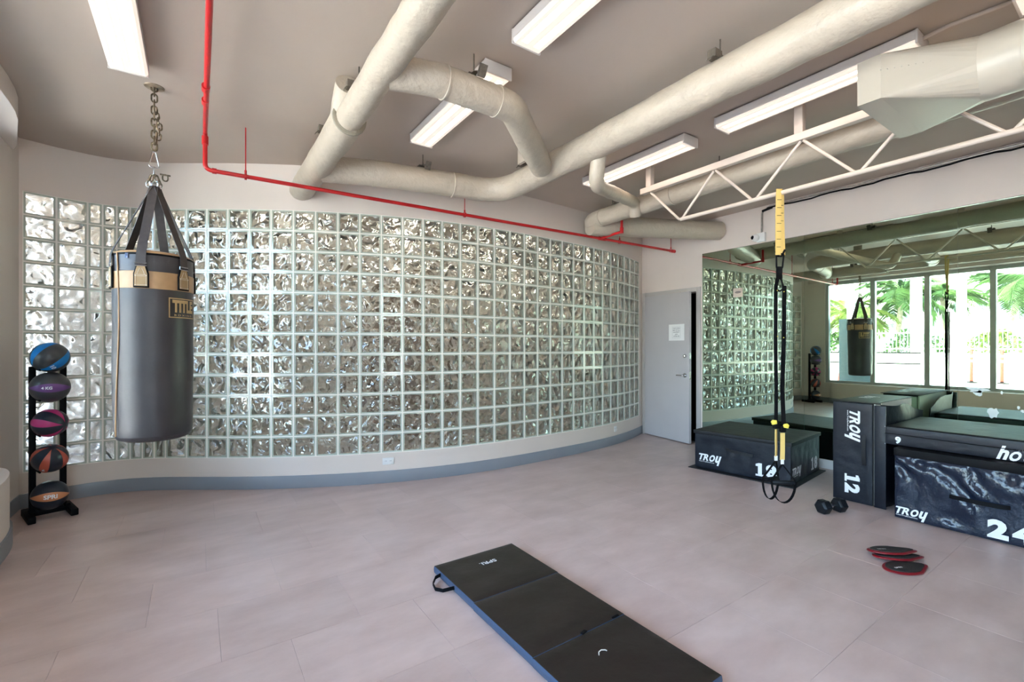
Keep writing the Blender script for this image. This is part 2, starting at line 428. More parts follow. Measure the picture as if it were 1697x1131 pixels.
# floor: subfloor slab + laid tiles
floor = empty('floor', (2, 1, 0), 'pale greige floor of large staggered vinyl tiles', kind='structure')
MB().box((-1.6, -3.3, -.10), (6.3, 7.4, -.004)).build('subfloor', mat('subfloor', (.3, .28, .27), .8), floor)
def tile_mat():
    m = mat('vinyl_tile', (.475, .415, .395), .33, bump=.05, bscale=50, spec=.45)
    N = m.node_tree.nodes; L = m.node_tree.links; p = N['Principled BSDF']
    g = N.new('ShaderNodeNewGeometry'); oi = N.new('ShaderNodeObjectInfo')
    t = N.new('ShaderNodeTexNoise'); t.inputs['Scale'].default_value = 2.2; t.inputs['Detail'].default_value = 7; t.inputs['Roughness'].default_value = .6
    mp = N.new('ShaderNodeMapping'); mp.inputs['Scale'].default_value = (1, 2.0, 1); L.new(g.outputs['Position'], mp.inputs[0]); L.new(mp.outputs[0], t.inputs['Vector'])
    cr = N.new('ShaderNodeValToRGB'); e0, e1 = cr.color_ramp.elements; e0.position = .3; e0.color = (.465, .345, .312, 1); e1.position = .7; e1.color = (.60, .47, .435, 1)
    L.new(t.outputs[0], cr.inputs[0])
    hs = N.new('ShaderNodeHueSaturation'); mr = N.new('ShaderNodeMapRange'); mr.inputs[3].default_value = .955; mr.inputs[4].default_value = 1.04
    L.new(oi.outputs['Random'], mr.inputs[0]); L.new(mr.outputs[0], hs.inputs['Value']); L.new(cr.outputs[0], hs.inputs['Color']); L.new(hs.outputs[0], p.inputs['Base Color'])
    rr = N.new('ShaderNodeMapRange'); rr.inputs[3].default_value = .27; rr.inputs[4].default_value = .42; L.new(t.outputs[0], rr.inputs[0]); L.new(rr.outputs[0], p.inputs['Roughness'])
    return m
M_tile = tile_mat()
TW, TD = .61, .508
tcache = {}
def tile(w, d, x, y):
    key = (round(w, 3), round(d, 3))
    if key not in tcache:
        mb = MB(); mb.box((-w / 2 + .0004, -d / 2 + .0004, -.004), (w / 2 - .0004, d / 2 - .0004, 0)); mb.bevel(.0008, 1); tcache[key] = mb.mesh('tile', M_tile, False)
    o = bpy.data.objects.new('tile', tcache[key]); COL.objects.link(o); o.parent = floor; o.matrix_parent_inverse = world_mat(floor).inverted(); o.location = (x, y, 0)
row_y0 = 2.395 - TD * 10
offx = {10: .37, 11: -.52, 12: -.21, 13: .05, 14: -.2, 15: .12, 9: .96}
for r in range(1, 18):
    y0 = row_y0 + (r - 1) * TD; y1 = y0 + TD
    x = offx.get(r, (r * .37) % TW)
    while x > -1.3: x -= TW
    if y0 > 5.9: continue
    while x < WX:
        xa, xb = max(x, -1.34), min(x + TW, WX + .03)
        # beyond the curved wall the tiles stop
        if xb - xa > .03:
            yc = [p[1] for p in full if xa - .3 < p[0] < xb + .3]
            lim = max(yc) + .05 if yc else 9
            yb = min(y1, lim)
            if yb - y0 > .03: tile(xb - xa, yb - y0, (xa + xb) / 2, (y0 + yb) / 2)
        x += TW

# ceiling
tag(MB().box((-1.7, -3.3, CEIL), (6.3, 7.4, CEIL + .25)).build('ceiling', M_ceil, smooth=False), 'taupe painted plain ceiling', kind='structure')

# right wall with door opening
DY0, DY1, DH = 3.943, 4.862, 2.195
wr = empty('wall_right', (WX, 1, 0), 'off-white right wall carrying mirrors', kind='structure')
b = MB(); b.box((WX, -3.3, 0), (WX + .14, DY0 - .02, CEIL)); b.box((WX, DY0 - .02, DH + .02), (WX + .14, DY1 + .02, CEIL)); b.box((WX, DY1 + .02, 0), (WX + .14, 7.4, CEIL))
b.build('wall_surface', M_wall_side, wr, smooth=False)
tag(MB().box((WX - .014, -3.2, 0), (WX, DY0 - .085, .10)).bevel(.003).build('baseboard_right', M_whiteplastic), kind='structure')
# store room behind the door, its unlit darkness painted in as near-black walls
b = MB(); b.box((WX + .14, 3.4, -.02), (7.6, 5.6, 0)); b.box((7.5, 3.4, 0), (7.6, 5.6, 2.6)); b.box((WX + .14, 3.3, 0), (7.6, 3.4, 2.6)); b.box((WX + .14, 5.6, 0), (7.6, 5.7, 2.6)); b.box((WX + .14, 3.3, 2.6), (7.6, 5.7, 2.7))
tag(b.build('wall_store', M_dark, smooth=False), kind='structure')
# door frame
b = MB(); fw = .065
b.box((WX - .022, DY0 - fw, 0), (WX + .15, DY0, DH + fw)); b.box((WX - .022, DY1, 0), (WX + .15, DY1 + fw * .75, DH + fw)); b.box((WX - .022, DY0, DH), (WX + .15, DY1, DH + fw))
tag(b.bevel(.003).build('trim_1', M_frame), 'taupe metal frame round the grey door', kind='structure')
door = empty('door_1', (WX - .012, DY1 - .006, 0), 'grey slab door standing ajar with lever handle', kind='structure', rz=R(-8.6))
DWd = DY1 - DY0 - .012; DT = .045
# local frame: -y runs along the leaf, -x is the room side
MB().box((-DT + .03, -DWd, .012), (.03, 0, DH - .004)).bevel(.002, 1).build('door_leaf', M_door, door, wc=False)
xf = -DT + .03
l = MB(); l.tube([(xf, -DWd + .07, .985), (xf - .012, -DWd + .07, .985)], .032, 24); l.tube(fillet([(xf, -DWd + .07, .985), (xf - .055, -DWd + .07, .985), (xf - .055, -DWd + .19, .985)], .015, 4), .010, 12)
l.build('lever_handle', M_steel, door, wc=False)
l = MB(); l.tube([(xf, -DWd + .07, 1.265), (xf - .02, -DWd + .07, 1.265)], [.030, .025], 24); l.box((xf - .026, -DWd + .066, 1.253), (xf - .02, -DWd + .074, 1.277)); l.build('deadbolt', M_steel, door, wc=False)
l = MB(); l.box((xf + .006, -DWd - .002, .93), (xf + .036, -DWd, 1.04)); l.box((xf + .006, -DWd - .002, 1.22), (xf + .036, -DWd, 1.31)); l.build('latch_plate', M_steel, door, wc=False)
for hz in (.25, 1.1, 1.95):
    MB().tube([(xf - .004, .004, hz - .05), (xf - .004, .004, hz + .05)], .007, 10).build('hinge', M_frame, door, wc=False)
# paper notice on the door
notice = empty('notice', (0, 0, 0), 'small white printed notice taped to the grey door', 'notice')
dm = world_mat(door)
np0 = dm @ Vector((xf - .0015, -DWd + .235, 1.61))
notice.location = np0; notice.rotation_euler = (0, 0, R(-8.6))
MB().box((-.001, -.15, -.12), (.0005, .15, .12)).build('sheet', M_paper, notice, wc=False)
ln = []
for k, (t_, w_) in enumerate([('DOOR CLOSING', .13), ('MUST PUT ALL', .13), ('EQUIPMENT', .125), ('AWAY', .055), ('AFTER USE', .115)]):
    ln.append(fit(text_verts(t_, 1, .012), w_, .017, 0, .06 - k * .029))
V, F = join(*ln)
def fr_rect(w, h, t):
    v = [Vector(p) for p in [(-w, -h, 0), (w, -h, 0), (w, h, 0), (-w, h, 0), (-w + t, -h + t, 0), (w - t, -h + t, 0), (w - t, h - t, 0), (-w + t, h - t, 0)]]
    return v, [(0, 1, 5, 4), (1, 2, 6, 5), (2, 3, 7, 6), (3, 0, 4, 7)]
V, F = join((V, F), fr_rect(.078, .082, .0015))
me = bpy.data.meshes.new('printed_text'); MM = frame_m((-.002, 0, 0), (0, -1, 0), (0, 0, 1)); me.from_pydata([MM @ v for v in V], [], F); me.materials.append(M_ink)
link_mesh('printed_text', me, notice)

# mirrors
mir = empty('wall_mirror', (WX, 1.2, .1), 'tall frameless mirror of joined sheets covering the right wall', 'mirror')
MT = 2.715
for k in range(5):
    y1 = 3.853 - k * 1.333; y0 = y1 - 1.331
    b = MB(); b.box((WX - .008, y0, .105), (WX - .001, y1, MT))
    for f in b.bm.faces:
        f.material_index = 0 if f.calc_center_median().x < WX - .0075 else 1
    b.build('mirror_sheet', [M_mirror, M_mirroredge], mir, smooth=False)
MB().box((WX - .012, -2.8, MT), (WX - .001, 3.853, MT + .007)).build('top_channel', M_steel, mir, smooth=False)
# worn spots on the mirror
def blob(cy, cz, r, sy=1, sz=1, seed=0, n=14):
    rr = random.Random(seed); pts = []
    for k in range(n):
        a = 2 * math.pi * k / n; q = r * (.6 + .6 * rr.random()); pts.append((cy + math.cos(a) * q * sy, cz + math.sin(a) * q * sz))
    return pts
b = MB()
for a in ((1.055, .995, .05, 1.6, .5, 1), (1.05, .965, .03, 1, 1, 2), (.90, .985, .013, .7, 1.3, 3), (.80, .86, .014, .7, 1.5, 4), (.775, .83, .013, 1, 1, 5), (.955, .80, .045, .8, 1.2, 6)):
    poly = blob(*a)
    vs = [b.bm.verts.new((WX - .0090, p[0], p[1])) for p in poly]; vs2 = [b.bm.verts.new((WX - .0081, p[0], p[1])) for p in poly]
    b._f(vs)
    for k in range(len(vs)): b._f([vs[k], vs[(k + 1) % len(vs)], vs2[(k + 1) % len(vs)], vs2[k]])
tag(b.build('worn_silvering', mat('flaked_silvering', (.66, .72, .70), .5), mir, smooth=False), 'pale flaked spots in the mirror', kind='stuff')
stk = empty('sticker', (WX - .0095, 3.33, 2.12), 'small square beige sticker with grey print on the mirror', 'sticker')
MB().box((-.001, -.065, -.06), (0.001, .065, .06)).build('backing', mat('sticker_beige', (.62, .52, .44), .5), stk, wc=False)
b = MB(); b.prism([(math.cos(a) * .042, math.sin(a) * .016) for a in [k * math.pi / 12 for k in range(24)]], 0, .001, frame_m((-.001, 0, .004), (0, -1, 0), (0, 0, 1)))
b.build('printed_oval', mat('sticker_grey', (.22, .18, .17), .5), stk, wc=False)

# front wall behind the camera, with a window added to brighten the room
b = MB(); b.box((-1.7, -3.3, 0), (6.1, -3.15, .5)); b.box((-1.7, -3.3, 3.03), (6.1, -3.15, CEIL)); b.box((-1.7, -3.3, .5), (-1.0, -3.15, 3.03)); b.box((.15, -3.3, .5), (6.1, -3.15, 3.03))
tag(b.build('wall_front', M_wall), 'wall behind the camera with an added window that brightens the room', kind='structure')
for k in range(1):
    xa = -1.0 + k * 1.1; w = empty('window_%d' % (k + 9), (xa + .55, -3.22, .5), 'added window behind the camera, letting in extra daylight', kind='structure')
    f = MB(); f.box((xa, -3.27, .5), (xa + .05, -3.18, 3.03)); f.box((xa + .05, -3.27, .5), (xa + 1.1, -3.18, .56)); f.box((xa + .05, -3.27, 2.97), (xa + 1.1, -3.18, 3.03)); f.build('frame', M_mull, w, smooth=False)
    MB().box((xa + .04, -3.228, .55), (xa + 1.11, -3.222, 2.98)).build('pane', M_glass, w, smooth=False)

# left side: low wall, header, pier, windows
wlft = empty('wall_left', (-1.25, 1, 0), 'off-white window wall with rounded sill, header and end pier', kind='structure')
def rounded(x_in, y_end, x_back=-1.262, seg=10, r=.5):
    pts = [(x_in, -3.15), (x_in, y_end - r)]
    for k in range(1, seg + 1):
        s = k / seg; pts.append((x_in + (x_back - x_in) * (1 - math.cos(s * math.pi / 2)), y_end - r + r * math.sin(s * math.pi / 2)))
    return pts
low = rounded(-1.045, 4.98, r=.75); head = [(-1.03, -3.15), (-1.03, 4.40), (-1.04, 4.58), (-1.062, 4.74), (-1.10, 4.90), (-1.15, 5.12), (-1.20, 5.33), (-1.262, 5.50)]
back = lambda L: [(-1.45, p[1]) for p in L]
b = MB(); b.strip(low, back(low), 0, .50); b.bevel(.006, 2, 60); b.build('low_wall', M_wall, wlft)
b = MB(); b.strip(head, back(head), 3.03, CEIL); b.build('header', M_wall, wlft)
b = MB(); b.box((-1.46, 4.9, 0), (-1.262, 5.11, .5)); b.build('sill_end', M_wall, wlft, smooth=False)
MB().box((-1.46, 5.10, 0), (-1.258, 5.80, CEIL)).build('pier', M_wall, wlft)
lb = offs(low, -.0)
bb = [(p[0] + .012, p[1] + (.012 if i > 2 else 0)) for i, p in enumerate(low)] + [(-1.25, 5.0), (-1.25, 5.63)]
ba = low + [(-1.262, 5.0), (-1.262, 5.63)]
b = MB(); b.strip(bb, ba, 0, .125); tag(b.build('baseboard_left', M_base), kind='structure')
# windows
ys = [5.08, 4.11, 3.13, 2.12, 1.10, .08, -.94, -1.96, -2.9]
for k in range(len(ys) - 1):
    y1, y0 = ys[k], ys[k + 1]
    w = empty('window_%d' % (k + 1), (-1.34, (y0 + y1) / 2, .5), 'tall fixed window pane in a grey aluminium frame', kind='structure')
    f = MB(); fx0, fx1 = -1.40, -1.29
    f.box((fx0, y0 - .045, .5), (fx1, y0 + .045, 3.03)); 
    if k == 0: f.box((fx0, y1 - .05, .5), (fx1, y1 + .03, 3.03))
    f.box((fx0, y0 + .03, .5), (fx1, y1 - (.05 if k == 0 else .03), .56)); f.box((fx0, y0 + .03, 2.95), (fx1, y1 - (.05 if k == 0 else .03), 3.03))
    f.build('frame', M_mull, w, smooth=False)
    MB().box((-1.352, y0 + .028, .555), (-1.346, y1 - .028, 2.955)).build('pane', M_glass, w, smooth=False)

# room behind the glass blocks
tag(MB().box((-1.75, 5.8, 0), (-1.62, 6.85, CEIL)).build('wall_corridor_baffle', M_wall, smooth=False), 'added corridor end wall narrowing the daylight from outside', kind='structure')  # added to hold back daylight behind the left blocks
M_corr = mat('corridor_paint', (.62, .56, .51), .6, var=.35, vscale=1.6)
tag(MB().box((-1.7, 7.25, 0), (6.3, 7.4, CEIL)).build('wall_corridor', M_corr, smooth=False), 'beige wall beyond the glass blocks', kind='structure')
b = MB(); b.box((2.2, 7.19, 0), (3.2, 7.25, 2.15)); b.bevel(.004).build('door_2', mat('corridor_door', (.16, .11, .08), .4)); bpy.data.objects['door_2']['kind'] = 'structure'; bpy.data.objects['door_2']['label'] = 'added dark brown door giving dark refracted spots in the glass blocks'  # dark door added so the glass refracts some dark spots
M_diff = None

# ================================================================== LIGHTS
M_lamp = emit('lamp_tube', (1.0, .84, .70), LAMP)
M_lens = emit('lamp_lens', (1.0, .86, .74), LAMP * .066, .45)
M_fill_c = emit('corridor_fill_lamp', (1.0, .9, .8), 6.0)  # for the fill lamps added behind the glass blocks
def light_fixture(x0, x1, y0, y1, label, ml=None):
    z1 = CEIL; t = empty('ceiling_light', ((x0 + x1) / 2, (y0 + y1) / 2, z1 - .1), label, 'light', 'surface mounted fluorescent lights')
    xc = (x0 + x1) / 2; h = .085
    b = MB(); b.box((x0 + .03, y0 + .02, z1 - .01), (x1 - .03, y1 - .02, z1)); b.build('gap_shade', M_black, t)  # black filler standing in for the shaded gap under the ceiling
    b = MB()
    for xa in (x0 + .002, x1 - .006): b.box((xa, y0 + .01, z1 - .066), (xa + .004, y1 - .01, z1 - .009))
    b.box((x0 + .002, y0 + .01, z1 - .012), (x1 - .002, y1 - .01, z1 - .009)); b.build('housing', M_white, t)
    for yy in ((y0, y0 + .012), (y1 - .012, y1)):
        MB().box((x0, yy[0], z1 - h - .003), (x1, yy[1], z1 - .006)).bevel(.003).build('end_cap', M_white, t)
    # prismatic lens, brighter in two bands under the tubes
    prof = [(x0 + .002, -.060), (x0 + .004, -.074), (x0 + .016, -h), (x0 + .038, -h), (x0 + .078, -h), (x1 - .078, -h), (x1 - .038, -h), (x1 - .016, -h), (x1 - .004, -.074), (x1 - .002, -.060)]
    b = MB()
    ring = [[b.bm.verts.new((px, yy, z1 + pz)) for px, pz in prof] for yy in (y0 + .012, y0 + .045, y1 - .045, y1 - .012)]
    for q in range(3):
        for k in range(len(prof) - 1):
            f = b._f([ring[q][k], ring[q][k + 1], ring[q + 1][k + 1], ring[q + 1][k]]); f.material_index = 1 if k in (3, 5) and q == 1 else 0
    me = bpy.data.meshes.new('lens'); bmesh.ops.recalc_face_normals(b.bm, faces=b.bm.faces); b.bm.to_mesh(me); b.bm.free(); me.materials.append(ml or M_lens); me.materials.append(ml or M_lamp)
    link_mesh('lens', me, t, world_coords=True)
    return t
light_fixture(-.45, -.25, 2.50, 3.72, 'fluorescent ceiling light above the punching bag at far left')
light_fixture(1.47, 1.67, 2.43, 3.65, 'fluorescent ceiling light crossed by the bent branch duct')
light_fixture(1.46, 1.66, .91, 2.13, 'fluorescent ceiling light at the top centre between the two big ducts')
light_fixture(3.35, 3.55, 2.34, 3.57, 'fluorescent ceiling light between the big duct and the left end of the truss')
light_fixture(3.33, 3.53, .83, 2.06, 'fluorescent ceiling light behind the square mouth of the sheet metal duct')
for y in (-.75, -2.3):
    for xx in (1.46, 3.33): light_fixture(xx, xx + .2, y, y + 1.22, 'fluorescent ceiling light %s the %s duct, behind the camera' % ('nearest' if y > -1 else 'farthest back beside', 'long round' if xx < 2 else 'sheet metal'))
for cx_l, lab in ((-.6, 'leftmost'), (.9, 'second from the left'), (2.4, 'middle'), (3.9, 'second from the right'), (5.3, 'rightmost')): light_fixture(cx_l, cx_l + .2, 5.95, 7.15, lab + ' of five added fill lights in the corridor behind the glass blocks', M_fill_c)  # lamps added to brighten the corridor seen through the blocks

# ================================================================== DUCTS
def duct_tube(pts, r, rr=.22, n=28, seg=7):
    pts = fillet(pts, rr, seg) if len(pts) > 2 else [Vector(p) for p in pts]
    # resample long straights so the insulation can wobble
    out = [pts[0]]
    for a, b_ in zip(pts, pts[1:]):
        L = (b_ - a).length; k = max(1, int(L / .07))
        for i in range(1, k + 1): out.append(a.lerp(b_, i / k))
    return out
def build_duct(name, pts, r, parent, rr=.22, wob=.007, n=28, m=None):
    path = duct_tube(pts, r, rr); mb = MB(); mb.tube(path, r, n)
    if wob:
        bmesh.ops.recalc_face_normals(mb.bm, faces=mb.bm.faces)
        for v in mb.bm.verts:
            nrm = v.normal if v.normal.length > 0 else Vector((0, 0, 1))
            v.normal_update(); v.co += v.normal * (noise.noise(v.co * 5) * wob + noise.noise(v.co * 19) * wob * .4)
    return mb.build(name, m or M_duct, parent)
def band(p, d, r, w, parent, name='joint_band', m=None):
    d = Vector(d).normalized(); p = Vector(p)
    MB().tube([p - d * w / 2, p - d * w / 2 * .6, p + d * w / 2 * .6, p + d * w / 2], [r * .99, r + .006, r + .006, r * .99], 28).build(name, m or M_duct, parent)
M_hang = mat('hanger_metal', (.20, .17, .135), .45, .4, var=.3, vscale=40)
def hanger(p, r, axis, parent, z=None):
    """clevis: rod from ceiling, hinged strap round the top of the duct, painted"""
    z = z if z is not None else p[2]
    t = Vector(axis).normalized(); s = t.cross(Vector((0, 0, 1))).normalized(); c = Vector(p)
    top = c + Vector((0, 0, r))
    b = MB(); b.tube([(c.x, c.y, top.z + .02), (c.x, c.y, CEIL)], .005, 8)
    arc = [c + s * math.cos(a) * (r + .028) + Vector((0, 0, 1)) * math.sin(a) * (r + .028) for a in [R(35 + 110 * k / 10) for k in range(11)]]
    b.ribbon(arc, .03, .004, t)
    b.bar(c + s * (r + .012) * .8 + Vector((0, 0, r * .62)), c + s * (r + .06) * .8 + Vector((0, 0, r * .62 + .06)), .045, .024)
    b.box((-.026, -.024, -.034), (.026, .024, .034), frame_m(top + s * (-r * .5) + Vector((0, 0, .015)), t, (0, 0, 1)))
    b.tube([top + s * (-r * .5 - .03) + Vector((0, 0, .015)), top + s * (-r * .5 + .03) + Vector((0, 0, .015))], .008, 8)
    b.build('hanger', M_hang, parent)
M_band = mat('worn_band', (.28, .25, .19), .6, bump=.3, bscale=60)

dc = empty('round_duct', (.86, 2.5, 2.95), 'thick beige duct running overhead towards the left end of the curved wall', 'duct')
build_duct('duct_run', [(.858, 3.20, 2.95), (.858, 5.02, 2.95)], .108, dc)
build_duct('inner_duct_run', [(.858, -3.1, 2.95), (.858, 3.24, 2.95)], .089, dc)
band((.858, 3.205, 2.95), (0, 1, 0), .107, .024, dc, 'frayed_collar', M_band)
build_duct('stub_duct', [(.855, 3.7, 2.955), (.84, 3.3, 2.985), (.82, 3.06, 3.10)], .088, dc, rr=.15)
for y in (2.98, 3.75, 1.1): hanger((.858, y, 2.95), .089 if y < 3.2 else .108, (0, 1, 0), dc)

da = empty('round_duct', (2.52, 1.5, 2.95), 'longest beige round duct crossing the ceiling diagonally, elbowing into a left branch', 'duct')
build_duct('duct_run', [(2.521, -3.1, 2.95), (2.521, 3.86, 2.95), (1.40, 4.06, 2.95), (.90, 4.24, 2.95)], .112, da, rr=.32)
band((2.02, 3.95, 2.95), (-1, .17, 0), .112, .018, da)
band((1.30, 4.10, 2.95), (-.93, .3, 0), .111, .012, da)
hanger((2.521, 1.52, 2.95), .112, (0, 1, 0), da); hanger((1.74, 4.0, 2.95), .112, (1, 0, 0), da); hanger((2.521, 3.42, 2.95), .112, (0, 1, 0), da); hanger((2.521, -.6, 2.95), .112, (0, 1, 0), da)

dd = empty('branch_duct', (1.6, 2.45, 2.95), 'short bent beige branch duct bridging the two big ducts under the light', 'duct')
build_duct('duct_run', [(.90, 2.54, 2.95), (1.16, 2.45, 2.95), (1.68, 2.45, 2.95), (2.38, 3.03, 2.905)], .092, dd, rr=.24)
band((1.20, 2.45, 2.95), (1, 0, 0), .092, .012, dd); band((1.56, 2.45, 2.95), (1, 0, 0), .092, .012, dd)
hanger((1.40, 2.45, 2.95), .092, (1, 0, 0), dd)
MB().box((2.30, 3.14, 2.98), (2.325, 3.26, CEIL)).build('support_plate', M_duct, dd)

df = empty('round_duct', (4.05, 1, 3.0), 'beige duct partly hidden behind the steel truss', 'duct')
build_duct('duct_run', [(4.05, -3.1, 2.995), (4.05, 4.22, 2.96), (4.45, 4.12, 2.94)], .10, df, rr=.13)
build_duct('cross_duct', [(4.0, 4.12, 2.90), (5.0, 3.9, 2.96), (WX - .002, 3.60, 3.0)], .125, df, rr=.2)
band((4.05, 3.95, 2.962), (0, 1, 0), .102, .03, df); band((4.05, 2.95, 2.966), (0, 1, 0), .102, .02, df)
hanger((4.05, 3.7, 2.965), .10, (0, 1, 0), df); hanger((4.05, 2.45, 2.97), .10, (0, 1, 0), df)

de = empty('pipe_duct', (3.2, 3.0, 2.88), 'slim beige duct linking the long duct to the one behind the truss', 'duct')
build_duct('duct_run', [(2.58, 2.56, 2.90), (2.62, 2.64, 2.69), (3.30, 3.05, 2.855), (3.93, 3.36, 2.97), (3.99, 3.40, 2.84)], .060, de, rr=.13, n=20)

# sheet metal transition duct at top right
dg_ = empty('sheet_metal_duct', (3.33, .3, 2.82), 'square-mouthed sheet metal duct tapering to round near the top right corner', 'duct')
RC = Vector((3.33, .50, 2.822)); RR = .158
x0, x1, z0, z1 = 2.985, 3.665, 2.712, 2.945
ty0, ty1 = .895, 1.0
b = MB(); 
sq = [(x0, z0), (x1, z0), (x1, z1), (x0, z1)]
o_ = [[b.bm.verts.new((x, y, z)) for x, z in sq] for y in (ty0, ty1)]
i_ = [[b.bm.verts.new((x + (.012 if x < 3.3 else -.012), y, z + (.012 if z < 2.8 else -.012))) for x, z in sq] for y in (ty0, ty1)]
for k in range(4):
    j = (k + 1) % 4; b._f([o_[0][k], o_[0][j], o_[1][j], o_[1][k]]); b._f([i_[0][k], i_[0][j], i_[1][j], i_[1][k]]); b._f([o_[1][k], o_[1][j], i_[1][j], i_[1][k]])
b.build('square_mouth', M_ductmetal, dg_, smooth=False)
b = MB(); n = 32; sqp = []; cp = []
for k in range(n):
    a = 2 * math.pi * (k + .0) / n - math.pi * .75; side = int(k // (n / 4)); s = (k % (n // 4)) / (n / 4)
    A, B_ = sq[side], sq[(side + 1) % 4]; s2 = 0 if s < .5 else 1
    corner = A if s < .5 else B_
    sqp.append(b.bm.verts.new((A[0] + (B_[0] - A[0]) * s2, ty0, A[1] + (B_[1] - A[1]) * s2)))
    cp.append(b.bm.verts.new((RC.x + RR * math.cos(a), .56, RC.z + RR * math.sin(a))))
for k in range(n): b._f([sqp[k], sqp[(k + 1) % n], cp[(k + 1) % n], cp[k]])
bmesh.ops.remove_doubles(b.bm, verts=b.bm.verts, dist=1e-5)
b.build('taper', M_ductmetal, dg_, smooth=False)
build_duct('duct_run', [(RC.x, .58, RC.z), (RC.x, -3.1, RC.z)], RR, dg_, wob=.0, m=M_ductmetal)
MB().tube([(RC.x, .55, RC.z), (RC.x, .57, RC.z), (RC.x, .43, RC.z), (RC.x, .42, RC.z)], [RR, RR + .004, RR + .004, RR], 32).build('collar_band', M_ductmetal, dg_)
b = MB()
for k in range(14):
    s = k / 13; p = Vector((2.985, ty0, 2.86)).lerp(Vector((RC.x - RR * .99, .57, RC.z + .02)), s); b.sphere(p + Vector((-.001, 0, 0)), .0035, n=6, m=4)
tag(b.build('rivets', M_gal, dg_), kind='stuff')

# ceiling conduit top right
b = MB(); b.tube(fillet([(3.43, .84, CEIL - .03), (3.43, .72, CEIL - .02), (3.47, .45, CEIL - .018), (3.62, .30, CEIL - .018), (3.8, .2, CEIL - .018), (4.2, -.9, CEIL - .018)], .1), .012, 10)
tag(b.build('conduit', M_ceil), 'thin painted conduit bending away from the light at top right', 'conduit')

# ================================================================== TRUSS
tr = empty('ceiling_truss', (3.7, 1.5, 2.57), 'cream steel bar truss hung below the ceiling at the right', 'truss')
TX = 3.70; zb, zt = 2.578, 2.952
ynode = lambda px, r_=None: None
# node positions along y taken from the photograph's joints
bot = [2.62, 1.94, 1.235, .53, -.175, -.88, -1.585]      # bottom joints
topn = [2.97, 2.28, 1.585, .88, .175, -.53, -1.235, -1.94]
MB().box((TX - .03, -3.1, zt - .028), (TX + .03, 3.07, zt + .028)).bevel(.004).build('top_chord', M_truss, tr)
MB().tube([(TX, -3.1, zb), (TX, 2.62, zb)], .017, 12).build('bottom_chord', M_truss, tr)
for k, y in enumerate(bot):
    MB().tube([(TX, topn[k] - .01, zt - .03), (TX, y + .012, zb)], .011, 10).build('web_bar', M_truss, tr)
    MB().tube([(TX, topn[k + 1] + .01, zt - .03), (TX, y - .012, zb)], .011, 10).build('web_bar', M_truss, tr)
for y in (2.97, 1.60, .2): 
    MB().box((TX - .028, y - .03, zt + .028), (TX + .028, y + .03, CEIL)).bevel(.003).build('hanger_post', M_truss, tr)

# ================================================================== RED SPRINKLER PIPE
rp = empty('sprinkler_pipe', (.05, 4.34, 2.79), 'red sprinkler pipe crossing in front of the curved wall top', 'pipe')
ZP = 2.79
pA = (.02, -3.0, ZP); pB = (.054, 4.34, ZP); pC = (5.74, 4.17, ZP)
MB().tube(fillet([(.04, -3.0, 3.075), (.054, 4.34, 3.075), pB, pC], .05, 6), .0165, 14).build('main_pipe', M_red, rp)
for y, r_ in ((3.58, .024), (3.78, .022), (2.2, .023)):
    MB().tube([(.048, y - .03, 3.075), (.048, y + .03, 3.075)], [r_, r_], 14).build('coupling', M_red, rp)
MB().tube([(.054, 4.34, 2.985), (.054, 4.34, 3.05)], .023, 14).build('coupling', M_red, rp); MB().tube([(.10, 4.338, ZP), (.13, 4.337, ZP)], .022, 14).build('coupling', M_red, rp)
def along(x): return Vector((x, 4.34 - (x - .054) * .17 / 5.686, ZP))
MB().tube([along(5.70), along(5.745)], .024, 14).build('end_cap', M_red, rp)
for x in (.33, 2.33, 4.62, 5.66):
    p = along(x); b = MB(); b.tube([p + Vector((0, 0, .03)), (p.x, p.y, CEIL)], .0045, 8)
    ring = [p + Vector((0, math.cos(a) * .024, math.sin(a) * .026)) for a in [2 * math.pi * k / 12 for k in range(13)]]
    b.ribbon(ring, .016, .003, (1, 0, 0)); b.tube([p + Vector((0, 0, .022)), p + Vector((0, 0, .05))], .009, 8); b.build('pipe_hanger', M_red, rp)
p = along(4.28)
MB().tube(fillet([p, (4.27, 3.85, ZP + .012), (4.27, 3.85, 2.98)], .03, 4), .0165, 12).build('branch_pipe', M_red, rp)
MB().tube([along(4.25), along(4.36)], .023, 12).build('tee', M_red, rp)
MB().tube([(4.27, 3.85, ZP - .01), (4.27, 3.85, ZP + .06)], .023, 12).build('elbow', M_red, rp)

# ================================================================== SECURITY CAMERA, CONDUIT, OUTLETS
cy_, cz_ = 3.04, 2.79
sc = empty('security_camera', (WX, cy_, cz_), 'white dome security camera on the wall above the mirror', 'camera')
MB().box((WX - .045, cy_ - .075, cz_ - .055), (WX, cy_ + .03, cz_ + .06)).bevel(.005).build('junction_box', M_whiteplastic, sc)
MB().sphere((WX - .065, cy_ + .03, cz_), .047, n=20, m=12).build('dome_housing', M_whiteplastic, sc)
MB().sphere((WX - .092, cy_ + .045, cz_ + .002), .027, n=16, m=10).build('lens', M_black, sc)
b = MB(); b.tube(fillet([(WX - .025, cy_ - .03, cz_ + .06), (WX - .02, cy_ - .03, CEIL - .08), (WX - .02, cy_ - .12, CEIL - .03), (WX - .02, cy_ - .3, CEIL - .025)], .05), .011, 10)
b.tube([(WX - .02, cy_ - .3, CEIL - .025), (WX - .02, -2.9, CEIL - .025)], .011, 10)
tag(b.build('wall_conduit', M_gal), 'grey metal conduit running from the security camera along the ceiling edge', 'conduit')
b = MB(); pts = []; rr = random.Random(3)
for k in range(60):
    y = cy_ - .10 - k * .1; pts.append((WX - .03, y, CEIL - .05 + (.006 if k % 6 < 3 else -.006) + rr.uniform(-.003, .003)))
